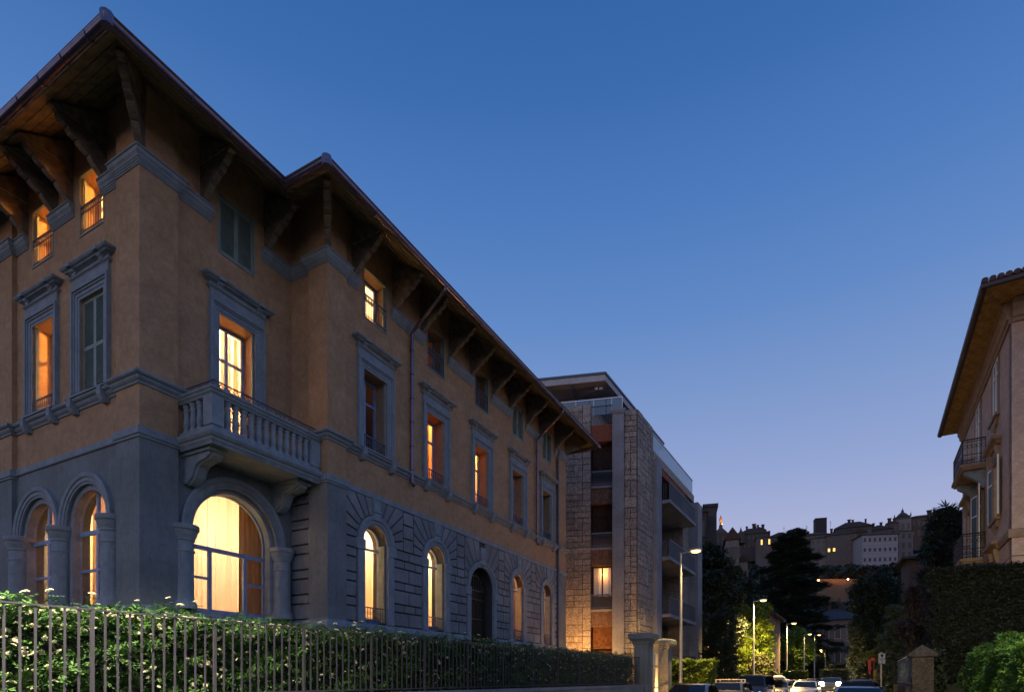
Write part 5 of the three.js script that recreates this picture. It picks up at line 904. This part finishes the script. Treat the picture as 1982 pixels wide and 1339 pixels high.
// terrain
function hillY(t) { const K = [[0, 0], [132, 0], [190, 16], [216, 27], [222, 37], [300, 51], [335, 58], [365, 74], [420, 90], [520, 98], [900, 95]]; let i = 0; while (i < K.length - 2 && K[i + 1][0] < t) i++; const [a, b] = K[i], [c, d] = K[i + 1]; return b + (d - b) * Math.max(0, Math.min(1, (t - a) / (c - a))); }
const lift = (r) => 1 + .10 * Math.max(0, Math.min(1, (r - 200) / 160));
{
  const g = new THREE.PlaneGeometry(1, 1, 110, 60).rotateX(-PI / 2), p = g.attributes.position;
  for (let i = 0; i < p.count; i++) { const u = p.getX(i) + .5, v = p.getZ(i) + .5, t = 128 + (1 - v) * 560, r = (u - .38) * 900, y = hillY(t) * lift(r) * (1 - .5 * Math.max(0, (-r - 120) / 300)) + 1.5 * Math.sin(r * .05 + t * .04) * (t > 150 ? 1 : 0) - .5; p.setXYZ(i, r * CY - t * SY, Math.max(y, -.5), -r * SY - t * CY); }
  g.computeVertexNormals(); struct('hill', [g], mat([.03, .045, .02]));
}
{ // woods on the slope: crowns of leaf clumps that read as one mass
  const pts = [], add = (r, t, s, y0) => { const y = y0 ?? hillY(t) * lift(r); for (let i = 0; i < 60; i++) { const a = rr(0, 6.28), e = rr(-.3, 1.4), k = s * Math.pow(rnd(), .35); pts.push([(r + k * Math.cos(a) * Math.cos(e)) * CY - (t + k * Math.sin(a) * Math.cos(e)) * SY, y + s * .7 + k * .95 * Math.sin(e), -(r + k * Math.cos(a) * Math.cos(e)) * SY - (t + k * Math.sin(a) * Math.cos(e)) * CY, rr(2.2, 4.2), ...spin(), rr(.5, 1.4)]); } };
  for (let k = 0; k < 520; k++) { const t = rr(150, 302), r = t * rr(.30, .86); if (t > 205 && t < 222 && r / t > .50 && r / t < .62) continue; add(r, t, rr(3, 5)); }
  const W = thing('hillside_wood', 'dark wooded slope below the old town', 'wood', [0, 0, 0]); const o = leaves('foliage', clump, bluish, pts, W); W.userData.kind = 'stuff';
}
{ // retaining wall on the slope and its lamps
  const p = at(1630, 1165, 214), w = thing('terrace_retaining_wall', 'old stone retaining wall on the slope, lit orange from below the wood', 'wall', [p.x, p.y - 3, p.z], YAW), m = mat([.36, .27, .19], { map: T.rock, bumpMap: T.bumpRock, bumpScale: .1 });
  part('wall', box(-9, 13, 0, 11.5, -1, 0), m, w); for (const x of [-5.5, -1, 2.5, 6]) part('niche', box(x - .6, x + .6, 2.6, 4.4, 0, .04), winM, w);
  for (const [px, py, d, l] of [[1642, 1121, 208, 'orange lamp above the lit retaining wall on the slope'], [1585, 1123, 208, 'orange lamp on the slope among the cedar branches']]) { const q = at(px, py, d), t = thing('hill_lamp', l, 'lamp', [q.x, q.y - 5, q.z]); part('pole', cyl(0, 0, -4, 5, .08), M.iron, t); part('lens', new THREE.SphereGeometry(.24, 12, 8).translate(0, 5, 0), glow([1, .42, .12], 40), t); const L = new THREE.PointLight(0xff9a48, 240); L.position.copy(q); L.castShadow = true; scene.add(L); }
}
// the old town on the ridge
const TW = 'town house';
house('town_house', 'long dark house with a chimney row on the ridge behind the gabled house', TW, 1432, 1485, 1032, 1062, 372, tw[3], { rows: 2, cols: 7, chimneys: [[.35, 1.6], [-.2, 1.2], [.1, 1]], rh: .35, lit: [[5, 1]] });
house('town_house', 'town house with a row of chimneys on the ridge above the lit windows', TW, 1459, 1482, 1026, 1060, 380, tw[3], { rows: 2, cols: 3, chimneys: [[-.4, 2], [-.1, 1.2], [.3, 1.2]], rh: .4 });
house('town_house', 'low ridge house with one bright window, left of the tower', TW, 1490, 1536, 1038, 1070, 362, tw[3], { rows: 2, cols: 5, lit: [[4, 0]], chimneys: [[-.45, 1.2]], rh: .3 });
house('town_house', 'dim house with two bright windows under the chimney row', TW, 1465, 1492, 1040, 1075, 356, tw[0], { rows: 2, cols: 4, lit: [[1, 0], [3, 0]], rh: .3 });
house('convent_house', 'long low convent building with a plain roof in front of the tower', TW, 1538, 1602, 1036, 1078, 352, tw[1], { rows: 2, cols: 6, depth: 12, rh: .22, chimneys: [[-.05, 1]] });
house('medieval_tower', 'square medieval tower rising over the roofs of the old town', 'tower', 1580, 1600, 1003, 1060, 375, mat([.075, .07, .07], { map: T.rock }), { roof: 'flat', depth: 6.6, rot: .12 });
house('town_house', 'grey house with a lit attic window joined to the convent', TW, 1572, 1608, 1041, 1085, 340, tw[1], { rows: 3, cols: 4, lit: [[3, 0]], rh: .2, ww: .9, wh: 1.6 });
house('town_house', 'broad brown house with a bright lit loggia on the ridge', TW, 1604, 1656, 1034, 1090, 334, tw[0], { rows: 3, cols: 6, lit: [[0, 1], [1, 1]], depth: 14, rh: .28, chimneys: [[-.35, 1.3], [.3, 1.4]], ww: 1.1, wh: 1.9, rot: -.1 });
house('town_house', 'dark gabled side house beside the one with the lit loggia', TW, 1652, 1676, 1030, 1090, 330, mat([.11, .12, .12], { map: T.rock }), { roof: 'gable', ridge: 'z', rh: .35, rows: 3, cols: 2, depth: 12, ww: .8 });
house('town_house', 'roofs stepping up behind the house with the lit loggia', TW, 1622, 1684, 1020, 1050, 372, tw[3], { rows: 1, cols: 6, chimneys: [[-.1, 1.6], [0, 1.2], [.35, 1]], rh: .35 });
house('white_convent', 'long pale building with two rows of shuttered windows on the hill', TW, 1674, 1734, 1034, 1092, 318, mat([.46, .45, .46], { map: T.render }), { rows: 3, cols: 7, depth: 14, rh: .2, ww: 1.15, wh: 1.9, rot: .32, cos: .95, eave: 1 });
house('town_house', 'stone house in shade joined to the end of the long pale building', TW, 1733, 1766, 1028, 1082, 326, tw[1], { rows: 3, cols: 3, depth: 10, rh: .2, rot: .3 });
house('town_house', 'dark ridge roofs behind the long pale building', TW, 1682, 1724, 1024, 1046, 372, tw[3], { rows: 1, cols: 5, chimneys: [[-.2, 1.3], [.1, 1.4], [.4, 1]], rh: .3 });
house('town_house', 'dark house with a broken roofline left of the domed tower', TW, 1718, 1738, 1012, 1050, 380, tw[5], { rows: 2, cols: 2, chimneys: [[-.2, 1.8], [.2, 1.5]], rh: .3 });
house('palace_house', 'pale palace front with tall dark windows under the domed tower', TW, 1735, 1762, 1006, 1054, 384, tw[4], { rows: 2, cols: 3, depth: 9, rh: .1, ww: 1.6, wh: 4, roof: 'flat' });
house('town_house', 'long reddish house running right from the domed tower', TW, 1760, 1808, 1000, 1040, 388, tw[5], { rows: 2, cols: 6, depth: 12, rh: .2, chimneys: [[.3, 2.4]] });
house('town_house', 'highest dark house at the edge of the conifer', TW, 1808, 1850, 990, 1040, 392, tw[3], { rows: 1, cols: 4, depth: 12, rh: .35 });
house('town_house', 'dark townhouse right beside the gilt statue spire', TW, 1396, 1412, 1034, 1062, 330, tw[3], { roof: 'flat', rows: 2, cols: 2 });
{ // domed lantern tower, spire with gilt statue, small turret, cypress, aerials
  const lathe = (pts) => new THREE.LatheGeometry(pts.map(([r, y]) => new THREE.Vector2(r, y)), 16), p = at(1754, 1012, 386), t = thing('domed_tower', 'squat church lantern with corner spikes and a pinnacle on the hilltop', 'church tower', p, YAW), m = tw[3];
  part('wall', [box(-3.2, 3.2, -10, 4.6, -6.4, 0), box(-3.7, 3.7, 4.6, 5.1, -6.9, .5)], m, t); part('dome', lathe([[3.4, 5.1], [2.9, 6.2], [1.8, 7.2], [.9, 7.7], [.7, 9], [.9, 9.1], [.3, 9.6], [.12, 10.6], [.02, 12]]).translate(0, 0, -3.2), m, t);
  for (const [x, z] of [[-3.3, .1], [3.3, .1], [-3.3, -6.4], [3.3, -6.4]]) part('pinnacle', lathe([[.35, 5.1], [.3, 6], [.42, 6.2], [.1, 6.8], [.02, 8]]).translate(x, 0, z), m, t); for (const x of [-1.6, 1.6]) part('window', box(x - .5, x + .5, 1, 3.4, 0, .03), winM, t);
  const s = at(1395.5, 1030, 335), S = thing('spire', 'dark church spire carrying a gilt statue lit orange', 'spire', s, YAW);
  part('spire_roof', [lathe([[4.2, -9], [4.0, -1.5], [4.4, -1.2], [2.2, 1.2], [1.1, 2.2], [.9, 3.6], [1.1, 3.7], [.4, 4.4]])], tw[3], S);
  part('statue', lathe([[.55, 4.4], [.75, 5.0], [.6, 5.6], [.8, 6.4], [.95, 7.2], [.75, 8.0], [.35, 8.4], [.42, 8.9], [.35, 9.4], [.0, 9.7]]), mat([.8, .45, .12], { metalness: .3, roughness: .5 }), S);
  const fl = part('floodlight', rbox(-.2, .2, 4.1, 4.4, 1.9, 2.3, .05), glow([1, .6, .2], 6), S); const L = new THREE.SpotLight(0xffa040, 60, 0, .5, .5); L.position.copy(s).add(new V3(0, 4.6, 3).applyAxisAngle(new V3(0, 1, 0), YAW)); L.target.position.copy(s).add(new V3(0, 7.4, 0)); L.castShadow = true; scene.add(L, L.target);
  const u = at(1434.5, 1034, 372), U = thing('turret', 'small pointed turret on the ridge behind the low pale house', 'turret', u); part('turret_roof', lathe([[2.4, -6], [2.3, 0], [2.7, .2], [1, 1.6], [.4, 3.4], [.02, 5]]), tw[3], U);
  const c = at(1809, 1010, 384); tree('town_cypress', 'slim pointed cypress on the hilltop right of the domed tower', { x: c.x, y: c.y - 4, z: c.z }, 13, (i) => { const v = rnd(), r = 1.1 * (1 - v * .9); const a = rr(0, 6.28); return [r * Math.cos(a) * .6, 1 + 12 * v, r * Math.sin(a) * .6, .4, .6]; }, 900, small, 9, darker, { clusters: 50 });
  const k = at(1540, 1062, 344); tree('umbrella_pine', 'flat-topped pine against the sky at the end of the convent', { x: k.x, y: k.y, z: k.z }, 11, (i) => [rr(-4, 4), rr(9.2, 11), rr(-4, 4), .9, .5], 1400, clump, 2, darker, { clusters: 26 });
  for (const [px, y0, y1, d, l] of [[1608, 1040, 1008, 350, 'thin aerial beside the square tower'], [1562, 1036, 1017, 355, 'thin aerial left of the square tower'], [1518, 1036, 1020, 362, 'aerial with cross bars over the low ridge house'], [1692, 1024, 1014, 370, 'small aerial over the ridge roofs']]) { const a = at(px, y0, d), h = (y0 - y1) * d / F, t2 = thing('aerial', l, 'aerial', a, YAW); part('mast', [cyl(0, 0, -2, h, .07), ...[.75, .85, .95].map((f) => rod([-.7, h * f, 0], [.7, h * f, 0], .05))], M.iron, t2); }
}
scene.traverse((o) => { if (o.isMesh) { o.castShadow = true; o.receiveShadow = true; } });
renderer.render(scene, camera);
